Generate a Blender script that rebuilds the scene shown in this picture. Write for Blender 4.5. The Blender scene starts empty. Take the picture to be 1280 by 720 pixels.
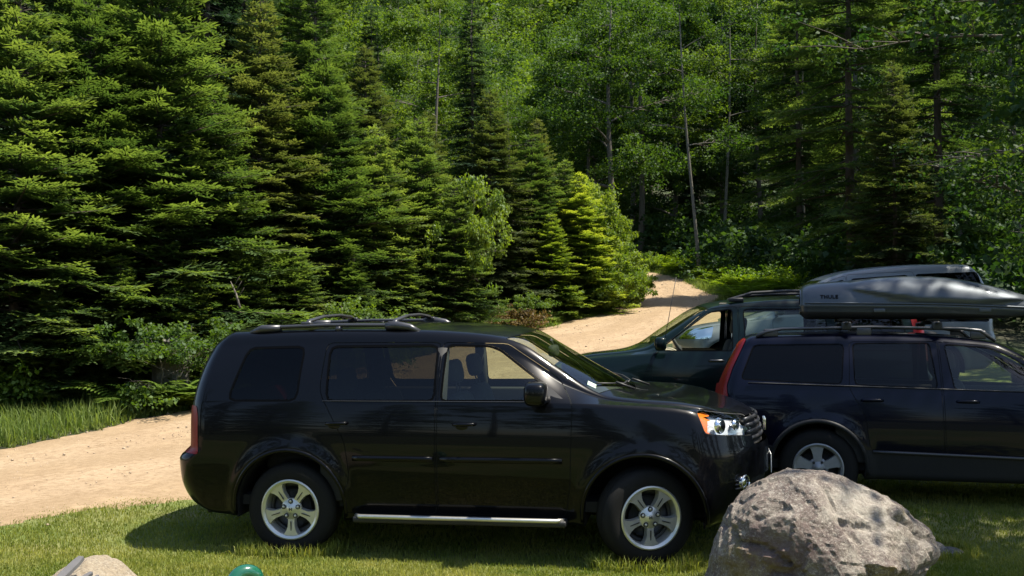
import bpy, bmesh, math, random
import numpy as np
from mathutils import Vector, Matrix, noise

R = math.radians
scene = bpy.context.scene
COL = scene.collection

# ------------------------------------------------------------------ camera
cam_d = bpy.data.cameras.new('camera')
cam = bpy.data.objects.new('camera', cam_d)
COL.objects.link(cam)
cam.location = (0, 0, 1.75)
cam.rotation_euler = (R(90) + math.atan(52 / 1300), 0, 0)
cam_d.sensor_width = 36
cam_d.lens = 36 * 1300 / 1280
cam_d.clip_start = 0.05
cam_d.clip_end = 2000
scene.camera = cam

# ------------------------------------------------------------------ light
SUN = Vector((0.80, -0.10, 1.70)).normalized()
world = bpy.data.worlds.new('World')
scene.world = world
world.use_nodes = True
wn = world.node_tree.nodes
sky = wn.new('ShaderNodeTexSky')
sky.sky_type = 'NISHITA'
sky.sun_disc = False
sky.sun_elevation = math.asin(SUN.z)
sky.sun_rotation = math.atan2(SUN.x, SUN.y)
wn['Background'].inputs['Strength'].default_value = 0.105
world.node_tree.links.new(sky.outputs[0], wn['Background'].inputs[0])
sun_d = bpy.data.lights.new('sun', 'SUN')
sun_d.energy = 4.8
sun_d.angle = R(0.53)
sun_d.color = (1.0, 0.93, 0.80)
sun = bpy.data.objects.new('sun', sun_d)
COL.objects.link(sun)
sun.rotation_euler = SUN.to_track_quat('Z', 'Y').to_euler()
vs = scene.view_settings
vs.view_transform = 'Standard'
vs.look = 'None'
vs.gamma = 1
vs.use_curve_mapping = False
vs.exposure = 1.2
scene.render.engine = 'CYCLES'
cy = scene.cycles
cy.use_denoising = True
cy.max_bounces = 7
cy.diffuse_bounces = 3
cy.glossy_bounces = 4
cy.transmission_bounces = 4
cy.transparent_max_bounces = 16
cy.caustics_reflective = False
cy.caustics_refractive = False
cy.sample_clamp_indirect = 6

# ------------------------------------------------------------------ naming
def link(o, parent=None):
    COL.objects.link(o)
    if parent is not None:
        o.parent = parent
    return o

def tag(o, label=None, cat=None, group=None, kind=None):
    if label: o['label'] = label
    if cat: o['category'] = cat
    if group: o['group'] = group
    if kind: o['kind'] = kind
    return o

def empty(name, loc, rz=0.0):
    o = bpy.data.objects.new(name, None)
    link(o)
    o.location = loc
    o.rotation_euler = (0, 0, rz)
    o.empty_display_size = 0.3
    return o

# ------------------------------------------------------------------ materials
class NT:
    """small helper round a node tree"""
    def __init__(self, name):
        self.m = bpy.data.materials.new(name)
        self.m.use_nodes = True
        self.t = self.m.node_tree
        self.t.nodes.clear()
        self.out = self.t.nodes.new('ShaderNodeOutputMaterial')
    def n(self, typ, **kw):
        nd = self.t.nodes.new(typ)
        for k, v in kw.items():
            if k in nd.inputs: nd.inputs[k].default_value = v
            else: setattr(nd, k, v)
        return nd
    def l(self, a, b): self.t.links.new(a, b)
    def coord(self, kind='Object'): return self.n('ShaderNodeTexCoord').outputs[kind]
    def noise(self, scale, detail=4, rough=.6, vec=None, dist=0.0):
        nd = self.n('ShaderNodeTexNoise', Scale=scale, Detail=detail, Roughness=rough, Distortion=dist)
        self.l(vec if vec is not None else self.coord(), nd.inputs['Vector'])
        return nd.outputs['Fac']
    def ramp(self, fac, stops):
        r = self.n('ShaderNodeValToRGB')
        e = r.color_ramp.elements
        while len(e) < len(stops): e.new(0.5)
        for el, (p, c) in zip(e, stops):
            el.position = p
            el.color = (c, c, c, 1) if not hasattr(c, '__len__') else (*c, 1)
        self.l(fac, r.inputs[0])
        return r.outputs[0]
    def mix(self, fac, a, b, mode='MIX'):
        nd = self.n('ShaderNodeMix', data_type='RGBA', blend_type=mode)
        for v, k in ((fac, 0), (a, 6), (b, 7)):
            if hasattr(v, 'links'): self.l(v, nd.inputs[k])
            else: nd.inputs[k].default_value = v if k == 0 else (*v, 1)
        return nd.outputs[2]
    def bump(self, h, strength=.5, dist=.02):
        b = self.n('ShaderNodeBump', Strength=strength, Distance=dist)
        self.l(h, b.inputs['Height'])
        return b.outputs[0]
    def pbr(self, color=(.5, .5, .5), rough=.5, metal=0.0, normal=None, coat=0.0, coat_rough=.03, spec=.5):
        p = self.n('ShaderNodeBsdfPrincipled')
        p.inputs['Metallic'].default_value = metal
        p.inputs['Coat Weight'].default_value = coat
        p.inputs['Coat Roughness'].default_value = coat_rough
        p.inputs['Specular IOR Level'].default_value = spec
        for v, k in ((color, 'Base Color'), (rough, 'Roughness')):
            if hasattr(v, 'links'): self.l(v, p.inputs[k])
            else: p.inputs[k].default_value = (*v, 1) if hasattr(v, '__len__') else v
        if normal is not None: self.l(normal, p.inputs['Normal'])
        return p
    def done(self, sh):
        self.l(sh.outputs[0] if hasattr(sh, 'outputs') else sh, self.out.inputs[0])
        return self.m

def simple(name, color, rough=.5, metal=0.0, coat=0.0, var=.12, scale=30, bump=0.0, spec=.5):
    t = NT(name)
    f = t.noise(scale, 3)
    c = t.mix(f, tuple(v * (1 - var) for v in color), tuple(min(1, v * (1 + var)) for v in color))
    nrm = t.bump(t.noise(scale * 4, 2), bump, .002) if bump else None
    return t.done(t.pbr(c, rough, metal, nrm, coat, spec=spec))

def paint(name, color, metal=0.0, rough=.35, dust=.05, flake=0.0):
    """clear-coated car paint with a little dust towards the sills"""
    t = NT(name)
    co = t.coord()
    sep = t.n('ShaderNodeSeparateXYZ'); t.l(co, sep.inputs[0])
    low = t.n('ShaderNodeMapRange'); t.l(sep.outputs[2], low.inputs[0])
    low.inputs[1].default_value = .75; low.inputs[2].default_value = .25
    low.inputs[3].default_value = 0.15; low.inputs[4].default_value = 1.0
    n1 = t.noise(3.2, 6, .65)
    m = t.n('ShaderNodeMath', operation='MULTIPLY'); t.l(low.outputs[0], m.inputs[0])
    t.l(t.ramp(n1, ((.35, 0.0), (.8, 1.0))), m.inputs[1])
    m2 = t.n('ShaderNodeMath', operation='MULTIPLY'); t.l(m.outputs[0], m2.inputs[0]); m2.inputs[1].default_value = dust
    c = t.mix(m2.outputs[0], color, (.30, .25, .19))
    rg = t.n('ShaderNodeMath', operation='ADD'); t.l(m2.outputs[0], rg.inputs[0]); rg.inputs[1].default_value = rough
    p = t.pbr(c, rg.outputs[0], metal, None, .65, .03, spec=.08)
    p.inputs['Coat IOR'].default_value = 1.32
    cr = t.n('ShaderNodeMath', operation='MULTIPLY_ADD'); t.l(m.outputs[0], cr.inputs[0]); cr.inputs[1].default_value = dust * 1.5; cr.inputs[2].default_value = .03
    t.l(cr.outputs[0], p.inputs['Coat Roughness'])
    return t.done(p)

def glass(name, tint, refl=1.0, ior=1.5):
    t = NT(name)
    tr = t.n('ShaderNodeBsdfTransparent'); tr.inputs[0].default_value = (*tint, 1)
    gl = t.n('ShaderNodeBsdfGlossy'); gl.inputs['Roughness'].default_value = .015
    gl.inputs[0].default_value = (refl, refl, refl, 1)
    # thin pane: the same Schlick reflection from both sides
    ge = t.n('ShaderNodeNewGeometry')
    dt = t.n('ShaderNodeVectorMath', operation='DOT_PRODUCT'); t.l(ge.outputs['Normal'], dt.inputs[0]); t.l(ge.outputs['Incoming'], dt.inputs[1])
    ab = t.n('ShaderNodeMath', operation='ABSOLUTE'); t.l(dt.outputs['Value'], ab.inputs[0])
    om = t.n('ShaderNodeMath', operation='SUBTRACT'); om.inputs[0].default_value = 1; t.l(ab.outputs[0], om.inputs[1])
    pw = t.n('ShaderNodeMath', operation='POWER'); t.l(om.outputs[0], pw.inputs[0]); pw.inputs[1].default_value = 5
    f0 = ((ior - 1) / (ior + 1)) ** 2
    fr = t.n('ShaderNodeMath', operation='MULTIPLY_ADD'); t.l(pw.outputs[0], fr.inputs[0]); fr.inputs[1].default_value = 1 - f0; fr.inputs[2].default_value = f0
    mx = t.n('ShaderNodeMixShader')
    t.l(fr.outputs[0], mx.inputs[0]); t.l(tr.outputs[0], mx.inputs[1]); t.l(gl.outputs[0], mx.inputs[2])
    return t.done(mx)

def leafmat(name, dark, light, trans=.45, gloss=.06, var=.30):
    """foliage: colour by the 'tone' attribute (new growth is lighter) and a little per object"""
    t = NT(name)
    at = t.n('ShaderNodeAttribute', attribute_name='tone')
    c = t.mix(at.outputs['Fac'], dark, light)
    oi = t.n('ShaderNodeObjectInfo')
    hsv = t.n('ShaderNodeHueSaturation')
    mr = t.n('ShaderNodeMapRange'); t.l(oi.outputs['Random'], mr.inputs[0]); mr.inputs[3].default_value = 1 - var; mr.inputs[4].default_value = 1 + var
    t.l(mr.outputs[0], hsv.inputs['Value'])
    mh = t.n('ShaderNodeMapRange'); t.l(oi.outputs['Random'], mh.inputs[0]); mh.inputs[3].default_value = .515; mh.inputs[4].default_value = .485
    t.l(mh.outputs[0], hsv.inputs['Hue'])
    t.l(c, hsv.inputs['Color'])
    c = hsv.outputs[0]
    d = t.n('ShaderNodeBsdfDiffuse'); t.l(c, d.inputs[0])
    tl = t.n('ShaderNodeBsdfTranslucent')
    yel = t.mix(.6, c, (1.0, .95, .35), 'MULTIPLY')
    b = t.n('ShaderNodeHueSaturation', Value=1.5, Saturation=1.05); t.l(yel, b.inputs['Color']); t.l(b.outputs[0], tl.inputs[0])
    m1 = t.n('ShaderNodeMixShader'); m1.inputs[0].default_value = trans
    t.l(d.outputs[0], m1.inputs[1]); t.l(tl.outputs[0], m1.inputs[2])
    g = t.n('ShaderNodeBsdfGlossy', Roughness=.6); g.inputs[0].default_value = (.9, .95, 1, 1)
    m2 = t.n('ShaderNodeMixShader'); m2.inputs[0].default_value = gloss * .4
    t.l(m1.outputs[0], m2.inputs[1]); t.l(g.outputs[0], m2.inputs[2])
    return t.done(m2)

M = {}
M['black_paint'] = paint('black_paint', (.0016, .0019, .0030), 0, .3, .006)
M['navy_paint'] = paint('navy_paint', (.0008, .0016, .0080), 0, .3, .003)
M['green_paint'] = paint('green_paint', (.0018, .0075, .0078), 0, .3, .006)
M['silver_paint'] = paint('silver_paint', (.18, .195, .21), .45, .42, .05)
M['box_silver'] = paint('box_silver', (.072, .083, .096), .45, .42, .05)
M['black_plastic'] = simple('black_plastic', (.012, .012, .013), .55, var=.2)
M['grey_plastic'] = simple('grey_plastic', (.011, .012, .014), .6, var=.2, spec=.3)
M['rail_grey'] = simple('rail_grey', (.055, .056, .062), .35, .5)
M['rubber'] = simple('rubber', (.0085, .0083, .008), .8, bump=.3, scale=40, var=.3, spec=.25)
M['alloy'] = simple('alloy', (.60, .59, .54), .30, .6, var=.08)
M['alloy_dark'] = simple('alloy_dark', (.05, .05, .05), .5, .5)
M['alloy_grey'] = simple('alloy_grey', (.27, .28, .29), .5, .5)
M['chrome'] = simple('chrome', (.85, .86, .88), .07, 1.0, var=.02)
M['step_metal'] = simple('step_metal', (.6, .58, .52), .32, .8, var=.15)
M['interior'] = simple('interior', (.022, .022, .022), .8, var=.2)
M['interior_tan'] = simple('interior_tan', (.30, .25, .19), .8, var=.1)
M['seat_grey'] = simple('seat_grey', (.035, .036, .04), .9, var=.2)
M['glass_clear'] = glass('glass_clear', (.78, .86, .76), 1, 1.4)
M['glass_side'] = glass('glass_side', (.66, .72, .62))
M['glass_dark'] = glass('glass_dark', (.19, .19, .155), .65)
M['glass_mid'] = glass('glass_mid', (.48, .48, .45), .5)
M['glass_black'] = glass('glass_black', (.07, .07, .065), .4)
M['glass_lamp'] = glass('glass_lamp', (.92, .94, .95))
M['lamp_silver'] = simple('lamp_silver', (.82, .83, .85), .16, .45, var=.03)
M['amber'] = simple('amber', (.75, .16, .01), .2, coat=1)
M['red_lamp'] = simple('red_lamp', (.20, .003, .004), .35, spec=.3)
M['white_print'] = simple('white_print', (.75, .76, .74), .5)
M['decal_green'] = simple('decal_green', (.25, .45, .35), .5)
M['logo_black'] = simple('logo_black', (.004, .004, .005), .6, spec=.1)
M['trim_black'] = simple('trim_black', (.002, .002, .002), .3, spec=.06)
M['gap'] = simple('gap', (.004, .004, .004), .8)

# ------------------------------------------------------------------ mesh builder
def from_arrays(name, V, Fc, mat, parent=None, tone=None, smooth=False):
    """quick mesh from numpy arrays; Fc is (n,3) or (n,4)"""
    me = bpy.data.meshes.new(name)
    V = np.asarray(V, dtype=np.float32); Fc = np.asarray(Fc, dtype=np.int32)
    n, k = Fc.shape
    me.vertices.add(len(V)); me.vertices.foreach_set('co', V.ravel())
    me.loops.add(n * k); me.loops.foreach_set('vertex_index', Fc.ravel())
    me.polygons.add(n)
    me.polygons.foreach_set('loop_start', np.arange(0, n * k, k, dtype=np.int32))
    me.polygons.foreach_set('loop_total', np.full(n, k, dtype=np.int32))
    if smooth: me.polygons.foreach_set('use_smooth', np.ones(n, dtype=bool))
    if tone is not None:
        a = me.attributes.new('tone', 'FLOAT', 'POINT')
        a.data.foreach_set('value', np.asarray(tone, dtype=np.float32))
    me.update(calc_edges=True)
    me.materials.append(mat)
    o = bpy.data.objects.new(name, me)
    return link(o, parent)

class MB:
    def __init__(self): self.v = []; self.f = []; self.mi = []; self.sm = []
    def add(self, vs, fs, mi=0, smooth=True):
        b = len(self.v)
        self.v += [tuple(p) for p in vs]
        for f in fs:
            self.f.append([b + i for i in f]); self.mi.append(mi); self.sm.append(smooth)
        return self
    def box(self, c, s, rot=None, mi=0, bev=.0):
        x, y, z = (v / 2 for v in s)
        if bev <= 0:
            P = [(sx * x, sy * y, sz * z) for sz in (-1, 1) for sy in (-1, 1) for sx in (-1, 1)]
            F = [(0, 2, 3, 1), (4, 5, 7, 6), (0, 1, 5, 4), (2, 6, 7, 3), (0, 4, 6, 2), (1, 3, 7, 5)]
        else:
            bm = bmesh.new(); bmesh.ops.create_cube(bm, size=1)
            for v in bm.verts: v.co = (v.co.x * 2 * x, v.co.y * 2 * y, v.co.z * 2 * z)
            bmesh.ops.bevel(bm, geom=bm.edges[:], offset=bev, segments=2, affect='EDGES', profile=.6)
            bm.verts.ensure_lookup_table()
            P = [v.co.copy() for v in bm.verts]; F = [[v.index for v in f.verts] for f in bm.faces]
            bm.free()
        m = rot if rot is not None else Matrix.Identity(3)
        return self.add([m @ Vector(p) + Vector(c) for p in P], F, mi, bev > 0)
    def tube(self, path, r, n=8, mi=0, cap=True, squash=None):
        P = [Vector(p) for p in path]
        rr = r if hasattr(r, '__len__') else [r] * len(P)
        vs, fs = [], []
        up = Vector((0, 0, 1))
        for i, p in enumerate(P):
            t = (P[min(i + 1, len(P) - 1)] - P[max(i - 1, 0)]).normalized()
            a = t.cross(up)
            if a.length < .05: a = t.cross(Vector((1, 0, 0)))
            a.normalize(); b = a.cross(t)
            for k in range(n):
                th = 2 * math.pi * k / n
                sb = squash if squash else 1
                vs.append(p + a * math.cos(th) * rr[i] + b * math.sin(th) * rr[i] * sb)
        for i in range(len(P) - 1):
            for k in range(n):
                fs.append((i * n + k, i * n + (k + 1) % n, (i + 1) * n + (k + 1) % n, (i + 1) * n + k))
        if cap:
            fs.append(list(range(n))[::-1]); fs.append([(len(P) - 1) * n + k for k in range(n)])
        return self.add(vs, fs, mi)
    def lathe_y(self, prof, c=(0, 0, 0), n=40, mi=0):
        """profile of (radius, y) turned about the y axis"""
        vs, fs = [], []
        for (r, y) in prof:
            for k in range(n):
                a = 2 * math.pi * k / n
                vs.append((c[0] + r * math.cos(a), c[1] + y, c[2] + r * math.sin(a)))
        for i in range(len(prof) - 1):
            for k in range(n):
                fs.append((i * n + k, i * n + (k + 1) % n, (i + 1) * n + (k + 1) % n, (i + 1) * n + k))
        return self.add(vs, fs, mi)
    def ell(self, c, s, e=1.0, nu=16, nv=10, rot=None, mi=0):
        """superellipsoid; e<1 boxier"""
        pw = lambda v: math.copysign(abs(v) ** e, v)
        vs, fs = [], []
        m = rot if rot is not None else Matrix.Identity(3)
        for j in range(nv + 1):
            ph = -math.pi / 2 + math.pi * j / nv
            for i in range(nu):
                th = 2 * math.pi * i / nu
                p = Vector((s[0] * pw(math.cos(ph)) * pw(math.cos(th)), s[1] * pw(math.cos(ph)) * pw(math.sin(th)), s[2] * pw(math.sin(ph))))
                vs.append(m @ p + Vector(c))
        for j in range(nv):
            for i in range(nu):
                fs.append((j * nu + i, j * nu + (i + 1) % nu, (j + 1) * nu + (i + 1) % nu, (j + 1) * nu + i))
        return self.add(vs, fs, mi)
    def build(self, name, mats, parent=None):
        me = bpy.data.meshes.new(name)
        me.from_pydata(self.v, [], self.f)
        for m in (mats if isinstance(mats, (list, tuple)) else [mats]): me.materials.append(m)
        me.polygons.foreach_set('material_index', self.mi)
        me.polygons.foreach_set('use_smooth', self.sm)
        me.update()
        o = bpy.data.objects.new(name, me)
        return link(o, parent)

def pchip(pts):
    xs = np.array([p[0] for p in pts], float); ys = np.array([p[1] for p in pts], float)
    h = np.diff(xs); d = np.diff(ys) / h
    m = np.zeros(len(xs)); m[0] = d[0]; m[-1] = d[-1]
    for i in range(1, len(xs) - 1):
        if d[i - 1] * d[i] > 0:
            w1, w2 = 2 * h[i] + h[i - 1], h[i] + 2 * h[i - 1]
            m[i] = (w1 + w2) / (w1 / d[i - 1] + w2 / d[i])
    def f(x):
        x = np.clip(np.asarray(x, float), xs[0], xs[-1])
        i = np.clip(np.searchsorted(xs, x, side='right') - 1, 0, len(h) - 1)
        t = (x - xs[i]) / h[i]
        return ((1 + 2 * t) * (1 - t) ** 2 * ys[i] + t * (1 - t) ** 2 * h[i] * m[i] + t * t * (3 - 2 * t) * ys[i + 1] + t * t * (t - 1) * h[i] * m[i + 1])
    return f

def sstep(a, b, x):
    t = np.clip((np.asarray(x, float) - a) / (b - a), 0, 1)
    return t * t * (3 - 2 * t)

# ------------------------------------------------------------------ terrain
PILOT = dict(loc=(-1.58, 9.22, -0.035), th=R(10), roll=R(2.4), d=1, L=(-1.2, 3.8), W=1.0)
VOLVO = dict(loc=(2.928, 10.102, 0.183), th=R(14.5), d=1, L=(-1.1, 3.7), W=.95)
CRV = dict(loc=(3.81, 12.47, 0.45), th=R(6), d=-1, L=(-1.1, 3.4), W=.9)
SILV = dict(loc=(6.02, 15.45, 0.88), th=R(6), d=-1, L=(-1.1, 3.5), W=.95)
CARS = (PILOT, VOLVO, CRV, SILV)

def terr(x, y):
    x = np.asarray(x, float); y = np.asarray(y, float)
    s = .8 * np.logaddexp(0, (y - 8) / .8)
    s = np.minimum(s, 52 + (s - 52) * .6)
    z = .07 * s + .001 * s * s + .04 * np.clip(x, -8, 8) * sstep(9, 14, y)
    z = z + .004 * np.maximum(0, y - 60) ** 2 * sstep(60, 70, y)
    z = z + .06 * np.sin(x * .7 + 1.3) * np.sin(y * .6) * sstep(14, 25, y)
    dl = (-4.45 + (y - 13) * .517 - x) * .89 - 2.45
    z = z + .8 * sstep(1.8, 4.6, dl) * sstep(9, 13, y) * (1 - sstep(26, 34, y))   # bank above the road
    back = np.maximum(0, -8 - y); z = z + .02 * back
    for c in CARS:
        dx = x - c['loc'][0]; dy = y - c['loc'][1]
        cc, ss = math.cos(c['th']) * c['d'], -math.sin(c['th']) * c['d']
        a = dx * cc + dy * ss; b = -dx * ss + dy * cc
        da = np.maximum(np.maximum(c['L'][0] - a, a - c['L'][1]), 0); db = np.maximum(np.abs(b) - c['W'], 0)
        w = 1 - sstep(0, 1.0, np.hypot(da, db))
        z = z * (1 - w) + (c['loc'][2] + np.clip(b + .83, -.6, 2.4) * math.tan(c.get('roll', 0))) * w
    return z
def tz(x, y): return float(terr(x, y))

def axis(segs):
    out = []
    for a, b, st in segs: out += list(np.arange(a, b - 1e-6, st))
    out.append(segs[-1][1]); return np.array(out)
gx = axis([(-160, -60, 10), (-60, -16, 2), (-16, 16, .25), (16, 60, 2), (60, 160, 10)])
gy = axis([(-80, 0, 4), (0, 6, .5), (6, 24, .2), (24, 50, .5), (50, 120, 3), (120, 225, 7)])
def sheet(name, X, Y, Z, mat, tone=None):
    ny, nx = X.shape
    V = np.stack([X.ravel(), Y.ravel(), Z.ravel()], 1)
    i = np.arange((ny - 1) * (nx - 1)); r, c = i // (nx - 1), i % (nx - 1)
    a = r * nx + c
    return from_arrays(name, V, np.stack([a, a + 1, a + nx + 1, a + nx], 1), mat, tone=tone, smooth=True)

t = NT('forest_floor')
f1 = t.noise(.35, 5); f2 = t.noise(6, 6, .7)
c = t.mix(f2, (.014, .018, .007), (.042, .036, .018)); c = t.mix(t.ramp(f1, ((.4, 0), (.6, 1))), c, (.026, .044, .010))
M['forest_floor'] = t.done(t.pbr(c, .95, normal=t.bump(f2, .8, .05)))
X, Y = np.meshgrid(gx, gy)
tag(sheet('ground', X, Y, terr(X, Y), M['forest_floor']), kind='structure')

# road: centre line and half width
RC = [(-13.5, 1.0), (-10.2, 5.0), (-7.6, 9.0), (-4.45, 13.0), (-2.3, 17.2), (.3, 22.2), (2.9, 27.2), (5.1, 32.5), (5.75, 37.0), (6.05, 41.5), (5.1, 46), (2.6, 50.5), (-1.0, 54), (-6, 56.5)]
RW = [2.6, 2.55, 2.5, 2.45, 2.45, 2.4, 2.35, 1.6, .95, .75, .8, 1.0, 1.2, 1.2]
def catmull(P, n):
    P = np.array(P, float); Q = np.vstack([2 * P[0] - P[1], P, 2 * P[-1] - P[-2]])
    out = []
    for i in range(len(P) - 1):
        p0, p1, p2, p3 = Q[i:i + 4]
        for k in range(n):
            u = k / n
            out.append(.5 * (2 * p1 + (p2 - p0) * u + (2 * p0 - 5 * p1 + 4 * p2 - p3) * u * u + (3 * p1 - p0 - 3 * p2 + p3) * u ** 3))
    out.append(P[-1]); return np.array(out)
cl = catmull([(a, b, w) for (a, b), w in zip(RC, RW)], 24)
tg = np.gradient(cl[:, :2], axis=0); tg /= np.linalg.norm(tg, axis=1)[:, None]
nr = np.stack([tg[:, 1], -tg[:, 0]], 1)              # towards the parked cars
rng = np.random.default_rng(3)
def wob(n, k, amp):
    v = rng.normal(size=n); ker = np.ones(k) / k
    v = np.convolve(np.pad(v, k, mode='edge'), ker, 'same')[k:-k]; return amp * v / (v.std() + 1e-9)
RX = np.interp(np.arange(len(cl)) / 24, range(14), [.2, .2, .35, .62, .5, .2, 0, 0, 0, 0, 0, 0, 0, 0])
eL = cl[:, 2] + wob(len(cl), 5, .10); eR = cl[:, 2] + RX + wob(len(cl), 5, .12)
u = np.linspace(-1, 1, 29)
wd = np.where(u[None] < 0, -u[None] * -eL[:, None], u[None] * eR[:, None])
X = cl[:, 0:1] + nr[:, 0:1] * wd; Y = cl[:, 1:2] + nr[:, 1:2] * wd
rut = -.018 * (np.exp(-((np.abs(u) - .38) / .13) ** 2))[None]
Z = terr(X, Y) + .03 + rut - .05 * np.maximum(0, np.abs(u) - .9)[None] / .1
t = NT('sandy_road')
f1 = t.noise(.8, 5, .6); f2 = t.noise(14, 8, .75); f3 = t.noise(90, 3, .7)
c = t.mix(t.ramp(f1, ((.35, 0), (.7, 1))), (.35, .262, .168), (.295, .212, .130))
vr = t.n('ShaderNodeVectorRotate', rotation_type='Z_AXIS'); vr.inputs['Angle'].default_value = -math.atan2(.89, .46); t.l(t.coord(), vr.inputs['Vector'])
vm = t.n('ShaderNodeVectorMath', operation='MULTIPLY'); t.l(vr.outputs[0], vm.inputs[0]); vm.inputs[1].default_value = (.28, 2.2, 1)
fs_ = t.noise(2.0, 8, .72, vm.outputs[0], .4)                     # washed streaks along the way
c = t.mix(t.ramp(fs_, ((.50, 0), (.66, .6))), c, (.22, .15, .085))
c = t.mix(t.ramp(f2, ((.45, 0), (.70, 1))), c, (.185, .125, .072))
vo = t.n('ShaderNodeTexVoronoi', Scale=55.0); t.l(t.coord(), vo.inputs['Vector'])
c = t.mix(t.ramp(vo.outputs['Distance'], ((.06, .55), (.16, 0))), c, (.40, .33, .24))
at_ = t.n('ShaderNodeAttribute', attribute_name='tone')      # 0 in the wheel tracks, 1 on the loose crown and edges
sm = t.n('ShaderNodeMath', operation='MULTIPLY_ADD'); t.l(f2, sm.inputs[0]); sm.inputs[1].default_value = .9; sm.inputs[2].default_value = -.42
sa = t.n('ShaderNodeMath', operation='ADD'); t.l(sm.outputs[0], sa.inputs[0]); t.l(at_.outputs['Fac'], sa.inputs[1])
c = t.mix(t.ramp(sa.outputs[0], ((.45, 0), (1.0, .55))), c, (.235, .165, .095))
f8 = t.noise(2.2, 7, .7, None, 1.0)
c = t.mix(t.ramp(f8, ((.52, 0), (.68, .5))), c, (.41, .30, .185))
M['sandy_road'] = t.done(t.pbr(c, .95, normal=t.bump(t.mix(.5, f2, f3), .7, .03), spec=.2))
rt = np.clip(1 - 1.25 * np.exp(-((np.abs(u) - .40) / .20) ** 2), 0, 1)[None] * np.ones((len(cl), 1))
tag(sheet('road', X, Y, Z, M['sandy_road'], rt.ravel()), kind='structure')

def road_frame(y):
    """left and right edge x at a given depth (nearest station)"""
    i = int(np.argmin(np.abs(cl[:, 1] - y)))
    k = nr[i]
    return cl[i, 0] - k[0] * eL[i], cl[i, 0] + k[0] * eR[i], i

# mown lawn between the viewer and the road
t = NT('lawn_turf')
f1 = t.noise(.9, 5, .6); f2 = t.noise(25, 6, .7)
c = t.mix(f2, (.060, .095, .014), (.13, .165, .032)); c = t.mix(t.ramp(f1, ((.42, 0), (.68, 1))), c, (.19, .175, .065))
M['lawn_turf'] = t.done(t.pbr(c, .95, normal=t.bump(f2, .9, .03)))
LR = []
ys = np.concatenate([np.arange(1.2, 20, .18)])
rows = []
for yv in ys:
    d = np.abs(cl[:, 1] - yv); i = int(np.argmin(d))
    x0 = cl[i, 0] + nr[i, 0] * eR[i] + (yv - (cl[i, 1] + nr[i, 1] * eR[i])) * tg[i, 0] / tg[i, 1] - .12
    x0 += .13 * math.sin(yv * 2.1) * math.sin(yv * .9 + 1) + .05 * math.sin(yv * 7.3)
    rows.append(x0 + (14 - x0) * np.linspace(0, 1, 90) ** 1.15)
X = np.array(rows); Y = np.repeat(ys[:, None], 90, 1)
Z = terr(X, Y) + .022
tag(sheet('lawn', X, Y, Z, M['lawn_turf']), kind='structure')
def lawn_edge(y): return np.interp(y, ys, [r[0] for r in rows])
# ================================================================== vehicles
def rpoly(P, r=.03, n=2):
    """polygon with rounded corners"""
    out = []
    P = [np.array(p, float) for p in P]
    for i, p in enumerate(P):
        a, b = P[i - 1] - p, P[(i + 1) % len(P)] - p
        la, lb = np.linalg.norm(a), np.linalg.norm(b)
        rr = min(r, la * .45, lb * .45)
        s, e = p + a / la * rr, p + b / lb * rr
        for k in range(n + 1):
            t = k / n
            out.append((1 - t) ** 2 * s + 2 * t * (1 - t) * p + t * t * e)
    return [tuple(q) for q in out]

def grow(P, d):
    c = np.mean(P, axis=0)
    P = [np.array(p) for p in P]; out = []
    n = len(P)
    area = sum(P[i][0] * P[(i + 1) % n][1] - P[(i + 1) % n][0] * P[i][1] for i in range(n))
    sg = 1 if area > 0 else -1
    for i in range(n):
        a = P[i] - P[i - 1]; b = P[(i + 1) % n] - P[i]
        t = a / (np.linalg.norm(a) + 1e-9) + b / (np.linalg.norm(b) + 1e-9)
        t /= np.linalg.norm(t) + 1e-9
        out.append((P[i][0] + sg * t[1] * d, P[i][1] - sg * t[0] * d))
    return out

def inside(P, x, y):
    c = False; j = len(P) - 1
    for i in range(len(P)):
        xi, yi = P[i]; xj, yj = P[j]
        if (yi > y) != (yj > y) and x < (xj - xi) * (y - yi) / (yj - yi) + xi: c = not c
        j = i
    return c

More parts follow.
